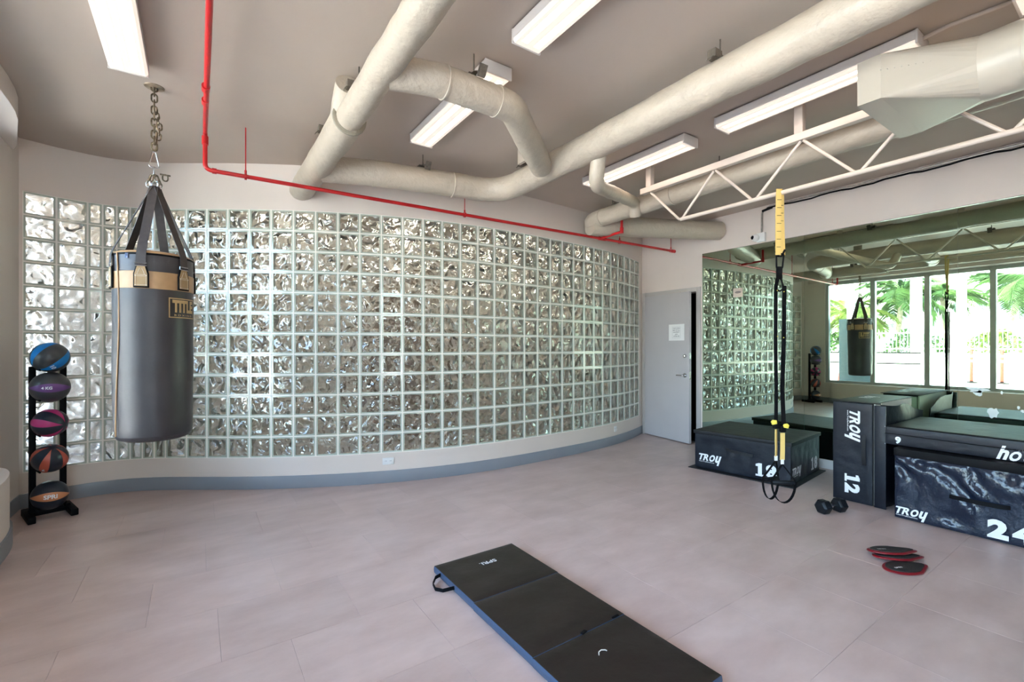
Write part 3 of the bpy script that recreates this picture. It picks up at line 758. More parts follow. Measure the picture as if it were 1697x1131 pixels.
b.tube(pts, .009, 8); b.tube([(WX - .03, cy_ - .16, CEIL - .05), (WX - .03, cy_ - .04, CEIL - .07)], .016, 8)
tag(b.build('black_cable', M_black), 'sagging black cable tied under the conduit above the mirrors', 'cable')

def wall_frame(px_x):
    """point and axes on the curved wall at plan x"""
    for i in range(len(P) - 1):
        if P[i][0] <= px_x <= P[i + 1][0]:
            a = Vector((*P[i], 0)); b_ = Vector((*P[i + 1], 0)); s = (px_x - a.x) / (b_.x - a.x); t = (b_ - a).normalized(); return a.lerp(b_, s), t
def outlet(x, z, label, w=.115, h=.07):
    p, t = wall_frame(x); o = empty('wall_outlet', (p.x, p.y, z), label, 'outlet', rz=math.atan2(t.y, t.x))
    MB().box((-w / 2, -.007, -h / 2), (w / 2, .0, h / 2)).bevel(.003).build('plate', M_whiteplastic, o, wc=False)
    for sx in (-1, 1):
        b = MB(); b.box((sx * .024 - .013, -.0085, -.0135), (sx * .024 + .013, -.0065, .0135)); b.bevel(.002, 1); rc_ = b.build('receptacle', M_whiteplastic, o, wc=False)
        b = MB()
        for q in ((-.006, .003), (.006, .003)): b.box((sx * .024 + q[0] - .0013, -.0092, q[1] - .005), (sx * .024 + q[0] + .0013, -.0083, q[1] + .005))
        tag(b.build('slots', M_ink, rc_, wc=False), kind='stuff')
outlet(1.62, .222, 'white double outlet low on the curved wall below the middle blocks')
outlet(4.95, .225, 'white outlet low on the curved wall near the grey door', .07, .09)

# ================================================================== PUNCHING BAG
BX, BY = -.242, 4.013; BR = .222
bag = empty('punching_bag', (BX, BY, .77), 'charcoal punching bag with tan band hanging by a chain', 'punching bag')
tocam = Vector((-BX, -BY, 0)).normalized(); rgt = Vector((-tocam.y, tocam.x, 0))   # right as seen from the camera
if rgt.dot(Vector((.824, -.566, 0))) < 0: rgt = -rgt
def bp(th, z, r=BR): return Vector((BX, BY, z)) + tocam * math.cos(R(th)) * r + rgt * math.sin(R(th)) * r
th0 = math.atan2(tocam.y, tocam.x)
prof = [(0, .768), (.10, .762), (.17, .764), (.203, .778), (.214, .80), (.217, .84), (.219, 1.0), (.222, 1.3), (.222, 1.6), (.2215, 1.773)]
def wob_lathe(mb, prof, n=56, wob=.006):
    mb.lathe(prof, n, (BX, BY, 0))
    for v in mb.bm.verts:
        d = Vector((v.co.x - BX, v.co.y - BY, 0))
        if d.length > .05: v.co += d.normalized() * noise.noise(v.co * 3.2) * wob
def dens(prof, k=6):
    out = []
    for a, b_ in zip(prof, prof[1:]):
        for i in range(k): out.append((a[0] + (b_[0] - a[0]) * i / k, a[1] + (b_[1] - a[1]) * i / k))
    return out + [prof[-1]]
m1 = MB(); wob_lathe(m1, dens(prof)); m1.build('body', M_bag, bag)
m1 = MB(); m1.lathe([(.2215, 1.772), (.2245, 1.775), (.2245, 1.883), (.2215, 1.886)], 56, (BX, BY, 0)); m1.build('band', M_tan, bag)
m1 = MB(); m1.lathe([(.2212, 1.884), (.2215, 1.99), (.2185, 2.004)], 56, (BX, BY, 0)); m1.build('top_collar', M_bag, bag)
m1 = MB(); m1.lathe([(.219, 2.001), (.223, 2.006), (.219, 2.012), (.20, 2.022), (.14, 2.034), (0, 2.04)], 56, (BX, BY, 0)); m1.build('lid', M_tan, bag)
m1 = MB(); m1.lathe([(.2195, 1.990), (.2245, 1.994), (.2245, 2.002), (.2195, 2.006)], 56, (BX, BY, 0)); m1.build('zip', M_black, bag)
zp = bp(-38, 1.985, .228); m1 = MB(); m1.box((-.008, -.003, -.02), (.008, .003, .012), frame_m(zp, rgt, (0, 1, 0)) if False else Matrix.Translation(zp)); m1.bevel(.002).build('zip_puller', mat('blue_grey_metal', (.18, .25, .42), .3, .6), bag)
# piping
m1 = MB(); m1.tube([bp(-57 + 4 * math.sin(k / 6), 2.0 - k * .041, BR + .004) for k in range(30)], .0045, 8); m1.build('piping', M_tan, bag)
# label
def frame_strip(w, h, t):
    out = []
    for cx, cy, ww, hh, n in ((0, h / 2 - t / 2, w, t, 14), (0, -h / 2 + t / 2, w, t, 14), (-w / 2 + t / 2, 0, t, h, 1), (w / 2 - t / 2, 0, t, h, 1)):
        V = [Vector((cx - ww / 2 + ww * i / n, cy + sg * hh / 2, 0)) for sg in (-1, 1) for i in range(n + 1)]
        out.append((V, [(i, i + 1, n + 2 + i, n + 1 + i) for i in range(n)]))
    return join(*out)
lt = join(fit(text_verts('TITLE', 1, .055), .165, .085, 0, .012), fit(text_verts('B O X I N G', 1, .02), .14, .012, 0, -.048), frame_strip(.206, .134, .007))
def wrapf(cen, zc, r):
    return lambda v: bp(cen + math.degrees(v.x / BR), zc + v.y, r)
def grid_vf(w, h, nx=14, ny=2):
    V = [Vector((-w / 2 + w * i / nx, -h / 2 + h * j / ny, 0)) for j in range(ny + 1) for i in range(nx + 1)]
    F = [(j * (nx + 1) + i, j * (nx + 1) + i + 1, (j + 1) * (nx + 1) + i + 1, (j + 1) * (nx + 1) + i) for j in range(ny) for i in range(nx)]
    return V, F
lp_ = flat_mesh('label_patch', grid_vf(.21, .138), None, mat('label_black', (.02, .015, .014), .5), bag, wrapf(46, 1.655, BR + .003))
flat_mesh('lettering', lt, None, M_tan2, lp_, wrapf(46, 1.655, BR + .0052))
# six hanging straps with stitched tan patches
apex = Vector((BX + .004, BY, 2.50))
for k in range(6):
    th = -17 + 60 * k
    out = bp(th, 0, 1) - bp(th, 0, 0); tan_ = Vector((-out.y, out.x, 0))
    p0 = bp(th, 1.925, BR + .012); p1 = bp(th, 2.00, BR + .008); pt = apex + out * .018
    MB().ribbon([p0, p1, p1.lerp(pt, .1) + out * .004, p1.lerp(pt, .5), pt], .052, .004, tan_).build('strap', M_strap, bag)
    Mx = frame_m(bp(th, 1.845, BR + .008), (tan_.x, tan_.y, 0) , (0, 0, 1))
    octo = lambda s, t: [(-.040 * s, -.066 * t), (.040 * s, -.066 * t), (.040 * s, .02 * t), (.024 * s, .076 * t), (-.024 * s, .076 * t), (-.040 * s, .02 * t)]
    pa = MB(); pa.prism(octo(1.05, 1.05), -.006, .004, Mx); pa.bevel(.003); pa = pa.build('patch', M_black, bag)
    nd = 1 if (Mx.to_3x3() @ Vector((0, 0, 1))).dot(out) > 0 else -1
    t2 = MB(); t2.prism(octo(.86, .9), .004 * nd if nd > 0 else -.0085, .0062 if nd > 0 else -.006, Mx); t2.build('patch_face', M_tan3, pa, smooth=False)
    st = MB(); zf = .0066 if nd > 0 else -.0089
    for a, b_ in (((-.028, -.052), (.028, -.052)), ((.028, -.052), (.028, .005)), ((.028, .005), (-.028, .005)), ((-.028, .005), (-.028, -.052)), ((-.028, .014), (.028, .014)), ((-.02, .016), (-.006, .055)), ((.02, .016), (.006, .055))):
        st.bar(Mx @ Vector((*a, zf)), Mx @ Vector((*b_, zf)), .002, .0012)
    for q in ((-.029, -.053), (.029, -.053), (-.029, .008), (.029, .008)): st.sphere(Mx @ Vector((*q, zf)), .0035, n=6, m=4)
    st.build('stitching', M_thread, pa)
    rg = MB(); cR = bp(th, 1.925, BR + .012)
    rg.tube([cR + tan_ * a + Vector((0, 0, z)) for a, z in ((-.032, -.008), (-.032, .010), (.032, .010), (.032, -.008), (-.032, -.008))], .0035, 8); rg.build('ring', M_steel, pa)
# hardware and chain
def chain_link(c, ax, side, L=.042, W=.022, r=.0045):
    c = Vector(c); ax = Vector(ax).normalized(); side = Vector(side); side = (side - ax * side.dot(ax)).normalized(); h = L / 2 - W / 2; pts = []
    for k in range(7): a = math.pi * k / 6; pts.append(c + ax * (h + math.sin(a) * W / 2) + side * math.cos(a) * W / 2)
    for k in range(7): a = math.pi * k / 6; pts.append(c - ax * (h + math.sin(a) * W / 2) - side * math.cos(a) * W / 2)
    pts.append(pts[0]); return MB().tube(pts, r, 7, caps=False)
z = CEIL - .035; k = 0; cx_ = (BX, BY)
while z > 2.74:
    chain_link((cx_[0], cx_[1], z), (0, 0, 1), rgt if k % 2 else tocam, L=.058, W=.032, r=.0055).build('chain_link', M_chain, bag); z -= .042; k += 1
zz = z + .042
for j in range(8):     # doubled loop of chain beside the main run
    s = j / 7; x_off = .028 * math.sin(math.pi * s); chain_link(Vector((cx_[0], cx_[1], 3.03 - .25 * s)) + rgt * x_off, (0.15 * math.cos(math.pi * s), 0, -1), rgt if j % 2 else tocam, L=.050, W=.028, r=.005).build('chain_link', M_chain, bag)
cb = MB(); c0 = Vector((cx_[0], cx_[1], 2.685)); 
pts = [c0 + rgt * a + Vector((0, 0, b_)) for a, b_ in ((-.009, .055), (.009, .055), (.028, -.04), (.018, -.052), (-.018, -.052), (-.028, -.04), (-.009, .055))]
cb.tube(fillet(pts, .008, 3), .0045, 8); cb.build('carabiner', M_steel, bag)
chain_link((cx_[0], cx_[1], 2.60), (0, 0, 1), tocam, L=.07, W=.03, r=.005).build('swivel', M_steel, bag)
for j in range(6):
    a = j * math.pi / 3; d = Vector((math.cos(a), math.sin(a), 0)); chain_link(Vector((cx_[0], cx_[1], 2.55)) + d * .028, Vector((d.x * .35, d.y * .35, -1)), Vector((-d.y, d.x, 0)), L=.062, W=.024, r=.0042).build('chain_link', M_chain, bag)
    chain_link(Vector((cx_[0], cx_[1], 2.512)) + d * .03, (0, 0, 1), d, L=.04, W=.026, r=.004).build('ring', M_steel, bag)
q = Vector((cx_[0], cx_[1], 2.575)) + rgt * .06
chain_link(q, (0, 0, 1), rgt, L=.045, W=.03, r=.005).build('spare_shackle', M_chain, bag)
MB().tube([q + Vector((0, 0, .02)) - rgt * .03, q + Vector((0, 0, .02)) + rgt * .03], .006, 8).build('shackle_pin', M_chain, bag)
hk = empty('ceiling_hook', (BX, BY, CEIL), 'round tan hook plate holding the punching bag chain', 'hook')
MB().lathe([(0, CEIL - .006), (.055, CEIL - .005), (.06, CEIL)], 24, (BX, BY, 0)).build('plate', mat('aged_plate', (.45, .34, .24), .4, .3, var=.4, vscale=30), hk)
chain_link((BX, BY, CEIL - .012), (0, 0, 1), rgt, L=.04, W=.036, r=.006).build('eye', M_chain, hk)

# ================================================================== MEDICINE BALL RACK
# plan: left foot near (-1.12,5.32), right foot near (-.87,5.45); front faces the camera
rc = Vector((-1.012, 5.285, 0)); wv = Vector((.262, .088, 0)); wv.normalize(); fv = Vector((wv.y, -wv.x, 0))
rack = empty('ball_rack', rc, 'slim black upright rack holding five medicine balls', 'rack', rz=math.atan2(wv.y, wv.x))
# local: x = width, -y = front
HW = .090
for sx in (-1, 1):
    fx_ = -.112 if sx < 0 else .135
    MB().box((fx_ - .024, -.17, 0), (fx_ + .024, .17, .055)).bevel(.006).build('foot', M_black, rack, wc=False)
    MB().box((sx * HW - .02, -.02, .05), (sx * HW + .02, .02, 1.235)).bevel(.004).build('post', M_black, rack, wc=False)
MB().box((-.115, -.015, .02), (.135, .015, .075)).bevel(.004).build('cross_bar', M_black, rack, wc=False)
balls_z = [1.308, 1.066, .775, .488, .190]; balls_r = [.121, .123, .111, .113, .115]
M_stripe = {}
def ball(z, r, base, stripe, rot, label, txt=None, txtpos=None, ns=2, width=.24):
    loc = rc + fv * (.04 + r * .45) + Vector((0, 0, z))
    t = empty('medicine_ball', loc, label, 'ball', 'medicine balls on the rack')
    t.rotation_euler = rot
    b = MB(); b.sphere((0, 0, 0), r, n=40, m=28); bl = b.build('shell', base, t, wc=False)
    Mr = Matrix.Identity(3)
    # tapering panels from pole to pole
    for k in range(ns):
        a0 = 2 * math.pi * k / ns; s = MB(); rows = []
        for i in range(17):
            th = math.pi * (.06 + .88 * i / 16); hw = width * math.sin(math.pi * i / 16) ** .6 + .003
            rows.append([s.bm.verts.new(Vector((math.sin(th) * math.cos(a0 + hw * q), math.sin(th) * math.sin(a0 + hw * q), math.cos(th))) * (r + .0016)) for q in (-1, -.5, 0, .5, 1)])
        for A, B_ in zip(rows, rows[1:]):
            for q in range(4): s._f([A[q], A[q + 1], B_[q + 1], B_[q]])
        s.build('stripe', stripe, t, wc=False)
    if txt:
        for (tx, a, th, h, m_, rr_) in txt:
            V, F = fit(text_verts(tx, 1, .03), None, h)
            pts = []
            for v in V:
                # text runs along the stripe (pole direction) or across
                if rr_: la, lt_ = a + v.y / r / math.sin(th), th + v.x / r
                else: la, lt_ = a + v.x / r / math.sin(th), th - v.y / r
                pts.append(Vector((math.sin(lt_) * math.cos(la), math.sin(lt_) * math.sin(la), math.cos(lt_))) * (r + .0032))
            me = bpy.data.meshes.new('lettering'); me.from_pydata(pts, [], F); me.materials.append(m_); link_mesh('lettering', me, t)
    return t
S_blue = mat('blue_panel', (.0, .17, .50), .35); S_pur = mat('purple_panel', (.14, .05, .20), .4); S_pink = mat('pink_panel', (.50, .03, .16), .4)
S_red = mat('coral_panel', (.46, .085, .05), .4); S_or = mat('orange_panel', (.55, .21, .09), .4)
M_ballgrey = mat('charcoal_rubber', (.045, .045, .05), .35, bump=.05, bscale=80)
M_ballnavy = mat('navy_black_rubber', (.015, .022, .035), .30, bump=.05, bscale=80)
ca = math.atan2(-5.0, 1.05)   # heading from the rack to the camera
W_ = M_print
# z axis of each ball points along its seam pole
def pole_rot(px, pz, py=0, roll=0):
    """orient local z along (right px, up pz, toward camera py) of the viewer, then roll about it so a stripe faces the viewer"""
    f = Vector((math.cos(ca), math.sin(ca), 0)); r_ = Vector((-f.y, f.x, 0)); 
    if r_.x < 0: r_ = -r_
    zax = (r_ * px + Vector((0, 0, 1)) * pz + f * py).normalized(); xax = f - zax * f.dot(zax)
    xax.normalize(); yax = zax.cross(xax); m = Matrix(((*xax,), (*yax,), (*zax,))).transposed() @ Matrix.Rotation(roll, 3, 'Z'); return m.to_euler()
ball(balls_z[0], balls_r[0], M_ballgrey, S_blue, pole_rot(.70, .70, -.15, R(38)), 'charcoal medicine ball with blue stripes, top of the rack', [('10', R(0), R(118), .03, W_, False)], ns=4, width=.26)
ball(balls_z[1], balls_r[1], M_ballgrey, S_pur, pole_rot(-1, .02, 0, R(0)), 'charcoal medicine ball with purple stripe, second from the top', [('4 KG', 0, R(80), .022, W_, True)], ns=2, width=.28)
ball(balls_z[2], balls_r[2], M_ballnavy, S_pink, pole_rot(.75, -.15, .62, R(0)), 'navy medicine ball with pink stripes in the middle of the rack', [('8', R(148), R(75), .025, W_, True)], ns=5, width=.27)
ball(balls_z[3], balls_r[3], M_ballnavy, S_red, pole_rot(.12, .80, .52, R(-14)), 'navy medicine ball with coral red stripes, second from the bottom', [('6', R(0), R(105), .028, W_, False)], ns=5, width=.25)
ball(balls_z[4], balls_r[4], M_ballnavy, S_or, pole_rot(-1, .03, 0, R(4)), 'navy medicine ball with orange stripe, bottom of the rack', [('SPRI', 0, R(90), .034, W_, True)], ns=2, width=.30)
for z, r in zip(balls_z, balls_r):
    for sx in (-1, 1):
        b = MB(); zz = z - r * .80
        b.tube(fillet([(sx * (HW - .01), 0, zz - .004), (sx * .075, -.03, zz + .002), (sx * .065, -.15, zz - .004)], .02, 4), .007, 8); b.build('prong', M_black, rack, wc=False)

# ================================================================== PLYO BOXES
def vinyl_box(name, lo, hi, parent, m, n=36, amp=.008, flatmask=(), bev=.012, seed=0, taperf=None):
    """soft box: subdivided, rounded edges, inward wrinkles; local coordinates"""
    mb = MB(); bm = mb.bm
    dx, dy, dz = (hi[i] - lo[i] for i in range(3))
    k = max(dx, dy, dz) / n; cnt = [max(2, int(d / k)) for d in (dx, dy, dz)]
    def face(ax, val, n1, n2):
        a1, a2 = [a for a in range(3) if a != ax]; g = []
        for i in range(cnt[a1] + 1):
            row = []
            for j in range(cnt[a2] + 1):
                p = [0, 0, 0]; p[ax] = val; p[a1] = lo[a1] + (hi[a1] - lo[a1]) * i / cnt[a1]; p[a2] = lo[a2] + (hi[a2] - lo[a2]) * j / cnt[a2]
                row.append(bm.verts.new(p))
            g.append(row)
        for i in range(cnt[a1]):
            for j in range(cnt[a2]): mb._f([g[i][j], g[i + 1][j], g[i + 1][j + 1], g[i][j + 1]])
    for ax in range(3):
        face(ax, lo[ax], 0, 0); face(ax, hi[ax], 0, 0)
    bmesh.ops.remove_doubles(bm, verts=bm.verts, dist=1e-5)
    c = [(lo[i] + hi[i]) / 2 for i in range(3)]
    for v in bm.verts:
        p = v.co.copy(); q = p * 5 + Vector((seed, seed * 2, 0)); w = 0
        # distance to nearest two faces, for the edge mask
        d = sorted(min(abs(p[i] - lo[i]), abs(p[i] - hi[i])) for i in range(3))
        edge = min(1, d[1] / .06)
        ax = min(range(3), key=lambda i: min(abs(p[i] - lo[i]), abs(p[i] - hi[i])))
        sgn = 1 if abs(p[ax] - hi[ax]) < abs(p[ax] - lo[ax]) else -1
        msk = 1
        for (c0, rad) in flatmask:
            dd = (Vector(c0) - p).length; msk *= min(1, max(0, (dd - rad) / .05))
        w = (abs(noise.noise(q * 1.3)) * 1.0 + abs(noise.noise(q * 3 + Vector((p.z * 9, 0, 0)))) * .6) * amp
        v.co[ax] -= sgn * w * edge * msk
        # soft rounding of edges
        if d[1] < bev:
            for i in range(3):
                if min(abs(p[i] - lo[i]), abs(p[i] - hi[i])) < bev: v.co[i] += (c[i] - p[i]) / abs(c[i] - p[i] + 1e-9) * (bev - d[1]) * .35 if abs(p[i] - c[i]) > 1e-6 else 0
        if taperf: v.co = taperf(v.co)
    return mb.build(name, m, parent, wc=False)
def put_text(name, vf, origin, right, up, parent, m=None, s=1.0):
    V, F = vf; MM = frame_m(origin, right, up); me = bpy.data.meshes.new(name); me.from_pydata([MM @ (v * s) for v in V], [], F); me.materials.append(m or M_print); return link_mesh(name, me, parent)
def number(t, h, w=None):
    """heavy slab numerals"""
    one = ([Vector(p) for p in [(-.30, 0, 0), (.30, 0, 0), (.30, .14, 0), (.16, .14, 0), (.16, 1, 0), (-.06, 1, 0), (-.30, .90, 0), (-.30, .74, 0), (-.13, .74, 0), (-.13, .14, 0), (-.30, .14, 0)]], [(0, 1, 2, 3, 9, 10), (3, 4, 5, 8, 9), (5, 6, 7, 8)])
    P_ = []; x = 0
    for ch in t:
        if ch == '1': vf = fit(one, None, 1.0, 0, .5)
        else:
            vf = fit(text_verts(ch, 1, .06), .78, 1.0, 0, .5)
            if ch == '4':
                q = [Vector(p) for p in [(.0, 0, 0), (.42, 0, 0), (.42, .13, 0), (.0, .13, 0)]]; vf = join(vf, (q, [(0, 1, 2, 3)]))
        ww = (.30 if ch == '1' else .39); x += ww; P_.append(([v + Vector((x, 0, 0)) for v in vf[0]], vf[1])); x += ww + .12
    return fit(join(*P_), w, h)

# --- 18 box
b18 = empty('plyo_box', (5.262, 2.735, 0), 'black soft plyo box marked 18 on the floor beside the grey door', 'plyo box', 'soft plyo boxes', rz=R(6.5))
# local x: away from camera (towards the mirror); y: towards the door.  front face is x = -hx, right face is y = -hy
hx, hy = .455, .50
vinyl_box('cover', (-hx, -hy, .012), (hx, hy, .40), b18, M_navy, 40, .010, [((-hx, .36, .12), .12), ((-hx, -.30, .12), .14), ((-.38, -hy, .12), .12), ((.27, -hy, .12), .11)], seed=1)
vinyl_box('top_pad', (-hx - .014, -hy - .014, .395), (hx + .014, hy + .014, .442), b18, M_pad, 36, .005, bev=.014, seed=2)
MB().box((-hx - .06, -hy - .05, .001), (hx + .04, hy + .05, .010)).bevel(.003).build('base_flap', M_pad, b18, wc=False)
nrm = (-1, 0, 0)
put_text('logo', troy_logo(), (-hx - .002, .33, .135), (0, -1, 0), (0, 0, 1), b18, s=.22)
put_text('number', number('18', .135), (-hx - .002, -.27, .115), (0, -1, 0), (0, 0, 1), b18)
put_text('logo', troy_logo(), (-.30, -hy - .002, .13), (1, 0, 0), (0, 0, 1), b18, s=.22)
put_text('number', number('18', .135), (.26, -hy - .002, .125), (1, 0, 0), (0, 0, 1), b18)
MB().ribbon([(-hx - .001, .14, .27), (-hx - .012, .10, .262), (-hx - .014, 0, .255), (-hx - .012, -.10, .25), (-hx - .001, -.14, .245)], .03, .004, (0, 0, 1)).build('handle', M_pad, b18, wc=False)

# --- 12 box standing on its side
b12 = empty('plyo_box', (5.34, 1.66, 0), 'soft plyo box marked 12 standing upright on its side against the mirror', 'plyo box', 'soft plyo boxes')
X0, X1 = -.50, .50; Y0, Y1 = -.150, .155
vinyl_box('cover', (X0, Y0, .004), (X1 - .06, Y1, .895), b12, M_navy, 40, .010, [((X0, .0, .69), .16), ((X0, 0, .17), .13)], seed=5)
MB().box((X0 + .02, Y0 + .01, .02), (X1 - .03, Y1 - .012, .880)).bevel(.01).build('foam_core', M_foam, b12, wc=False)
# loose cover of the open side, its top edge sagging towards the mirror
s_ = MB(); n = 24; g0, g1 = [], []
for i in range(n + 1):
    s = i / n; x = X0 + .01 + (X1 - X0 - .03) * s; ztop = .895 - .11 * s ** 1.8 - .012 * math.sin(s * 9)
    col0, col1 = [], []
    for j in range(13):
        zq = .006 + (ztop - .006) * j / 12; yo = -.095 - .012 * math.sin(s * 7 + j * .5) * (j / 12) + .03 * (1 - math.sin(min(1, s * 3) * math.pi / 2))
        col0.append(s_.bm.verts.new((x, Y0 + yo + .008, zq))); col1.append(s_.bm.verts.new((x, Y0 + yo, zq)))
    g0.append(col0); g1.append(col1)
for i in range(n):
    for j in range(12): s_._f([g0[i][j], g0[i + 1][j], g0[i + 1][j + 1], g0[i][j + 1]]); s_._f([g1[i][j], g1[i + 1][j], g1[i + 1][j + 1], g1[i][j + 1]])
    s_._f([g0[i][12], g0[i + 1][12], g1[i + 1][12], g1[i][12]])
for j in range(12): s_._f([g0[0][j], g0[0][j + 1], g1[0][j + 1], g1[0][j]]); s_._f([g0[n][j], g0[n][j + 1], g1[n][j + 1], g1[n][j]])
s_.build('loose_side_cover', M_navy, b12, wc=False)
MB().box((X0 - .004, Y0 - .095, .004), (X0 + .006, Y0 - .012, .885)).bevel(.003).build('side_hem', M_navy, b12, wc=False)
# pale inner top and dark flaps lying over it
MB().box((X0 + .03, Y0 - .012, .01), (X1 - .02, Y0 - .001, .893)).build('pale_lining', M_foam, b12, smooth=False, wc=False)
fl = MB(); fl.prism([(X0, Y0 - .06), (X0 + .12, Y0 - .018), (X1 - .01, Y0 - .014), (X1 - .01, Y1 + .005), (X0, Y1 + .005)], .897, .903); fl.bevel(.002).build('top_flap', M_pad, b12, wc=False)
put_text('logo', troy_logo(), (X0 - .002, -.015, .70), (0, 0, -1), (0, -1, 0), b12, s=.235)
put_text('number', number('12', .115, .17), (X0 - .002, .0, .165), (0, 0, -1), (0, -1, 0), b12)
put_text('logo', troy_logo(), (.05, .06, .9045), (1, 0, 0), (0, 1, 0), b12, s=.22)
MB().ribbon([(X0 - .001, -.09, .62), (X0 - .012, -.09, .57), (X0 - .014, -.088, .48), (X0 - .012, -.09, .40), (X0 - .001, -.09, .35)], .03, .004, (0, 1, 0)).build('handle', M_pad, b12, wc=False)

# --- 24 box
b24 = empty('plyo_box', (5.16, .83, 0), 'glossy wrinkled black plyo box marked 24 at the right edge, carrying another box', 'plyo box', 'soft plyo boxes')
hx, hy = .465, .49
def creases(co):
    return co
def vbox24():
    o = vinyl_box('cover', (-hx, -hy, .004), (hx, hy, .515), b24, M_navysh, 64, .002, [((-hx, .41, .08), .16), ((-hx, -.02, .1), .0)], seed=8)
    me = o.data
    for v in me.vertices:
        p = v.co
        if p.x < -hx + .02:
            m_ = 1
            for (cy, cz, r_) in ((.36, .075, .14), (-.22, .10, .22)):
                d = math.hypot(p.y - cy, p.z - cz); m_ *= min(1, max(0, (d - r_) / .06 + .15))
            e_ = min(1, min(p.z, .515 - p.z, hy - abs(p.y)) / .04)
            f1 = math.sin((p.y * 1.0 + (.5 - p.z) * 1.1) * 24 + 4 * noise.noise(p * 4)) * .013          # diagonal folds
            f2 = math.sin(p.y * 62 + 4 * noise.noise(p * 6)) * .011 * max(0, (p.z - .34) / .15)        # gathers under the lid
            f3 = noise.noise(p * 11) * .010
            v.co.x += (f1 + f2 + f3 - .006) * m_ * max(0, e_)
    return o
vbox24()
vinyl_box('top_pad', (-hx - .006, -hy - .006, .505), (hx + .006, hy + .006, .573), b24, M_black, 36, .004, seed=9)
put_text('logo', troy_logo(), (-hx - .014, .385, .072), (0, -1, 0), (0, 0, 1), b24, s=.17)
put_text('number', number('24', .135, .235), (-hx - .014, -.165, .098), (0, -1, 0), (0, 0, 1), b24)
MB().ribbon([(-hx, .17, .268), (-hx - .02, .14, .266), (-hx - .024, 0, .262), (-hx - .02, -.13, .262), (-hx, -.16, .264)], .03, .004, (0, 0, 1)).build('handle', M_black, b24, wc=False)
# --- 6 box upside down on the 24
b6 = empty('plyo_box', (5.255, .92, .575), 'low flat plyo box lying upside down on the 24 box, its 6 reading as 9', 'plyo box', 'soft plyo boxes')
hx, hy = .465, .49
vinyl_box('cover', (-hx, -hy, .0), (hx, hy, .15), b6, M_navy, 40, .003, seed=12)
vinyl_box('pad', (-hx + .004, -hy + .004, .146), (hx - .004, hy - .004, .156), b6, M_pad, 36, .003, seed=13)
MB().tube([(-hx - .002, hy, .092), (-hx - .002, -hy, .084)], .0035, 6).build('seam', M_black, b6, wc=False)
put_text('number', fit(text_verts('6', 1, .055), None, .06), (-hx - .003, .40, .045), (0, 1, 0), (0, 0, -1), b6)
put_text('logo', troy_logo(), (-hx - .003, -.295, .044), (0, 1, 0), (0, 0, -1), b6, s=.20)
for (zz) in (.003, .147):
    MB().sphere((-hx, hy - .002, zz), .004, n=8, m=6).build('corner_stud', M_steel, b6, wc=False)

# ================================================================== SUSPENSION TRAINER
TY = 1.744; TXs = TX
LR = Vector((math.cos(R(YAW)), -math.sin(R(YAW)), 0)); FW = Vector((LR.y, -LR.x, 0)) * -1
st = empty('suspension_trainer', (TXs, TY, .2), 'black and yellow suspension straps with handles hanging from the truss', 'suspension trainer')
o0 = Vector((TXs, TY, 0))
def sp(l, z, f=0): return o0 + LR * l + FW * f + Vector((0, 0, z))
D = lambda px, py: ((px - 1292) / 215.3, EYE + (576 - py) / 215.3)
def pp(px, py, f=0): l, z = D(px, py); return sp(l, z, f)
# yellow loop over the chord
yl = [pp(1288, 418, -.01), pp(1287, 360, -.02), pp(1287, 335, -.022), pp(1288, 322.5, -.012), pp(1292, 320.5, .0), pp(1296, 323, .018), pp(1298, 345, .024), pp(1297, 380, .02), pp(1297, 418, .0)]
yl = [sp(D(1288, 0)[0], 2.10, -.012), sp(D(1287, 0)[0], 2.40, -.02), sp(D(1287.5, 0)[0], 2.56, -.024), sp(D(1289, 0)[0], 2.600, -.016), sp(D(1292, 0)[0], 2.606, 0), sp(D(1295, 0)[0], 2.600, .016), sp(D(1298, 0)[0], 2.56, .024), sp(D(1298, 0)[0], 2.40, .022), sp(D(1297, 0)[0], 2.10, .0)]
MB().ribbon(yl, .040, .004, LR + Vector((0, 0, 0))).build('anchor_strap', M_yellow, st)
b = MB()
for z in (2.52, 2.46, 2.40, 2.34, 2.28, 2.22, 2.16): b.bar(sp(-.033, z, -.026 + (2.52 - z) * .03), sp(.0, z, -.026 + (2.52 - z) * .03), .004, .003); b.bar(sp(.006, z - .03, .019), sp(.040, z - .03, .019), .004, .003)
b.build('stitching', M_black, st)
b = MB(); b.tube([pp(1285, 416), pp(1290, 425), pp(1295, 425), pp(1301, 414)], .008, 8); b.tube(fillet([pp(1286.5, 421), pp(1299, 421), pp(1296.5, 445), pp(1287, 445), pp(1286.5, 421)], .012, 3), .0065, 8); b.build('carabiner', M_black, st)
MB().ribbon([pp(1291.5, 442), pp(1291.5, 452), pp(1291.5, 463)], .042, .014, LR).build('top_web', M_blackm, st)
b = MB(); b.tube(fillet([pp(1290, 462), pp(1286, 472), pp(1286, 480), pp(1292, 483), pp(1297, 480), pp(1297, 470), pp(1293, 462)], .02, 3), .006, 8); b.build('equalising_loop', M_black, st)
for sgn, pl in ((0, [(1289, 462), (1285.8, 474), (1285.5, 520), (1285.2, 570), (1286.5, 640), (1286, 703)]), (1, [(1294, 462), (1298, 474), (1297.5, 520), (1297, 570), (1294.5, 645), (1297, 703)])):
    pts = [pp(a, b_, .0) for a, b_ in pl]
    side = LR if not sgn else (LR * .8 + FW * .6)
    MB().ribbon(pts, .026, .005, side).build('main_strap', M_blackm, st)
    MB().ribbon([pp(a + (1.2 if sgn else -1.2), b_ + 0, -.012) for a, b_ in pl[1:]], .024, .004, LR).build('return_strap', M_blackm, st)
b = MB(); 
for a in ((1286, 482), (1297, 484), (1286.5, 558), (1296.5, 560)): b.sphere(pp(*a, -.018), .004, n=6, m=4)
b.build('rivets', M_yellowp, st)
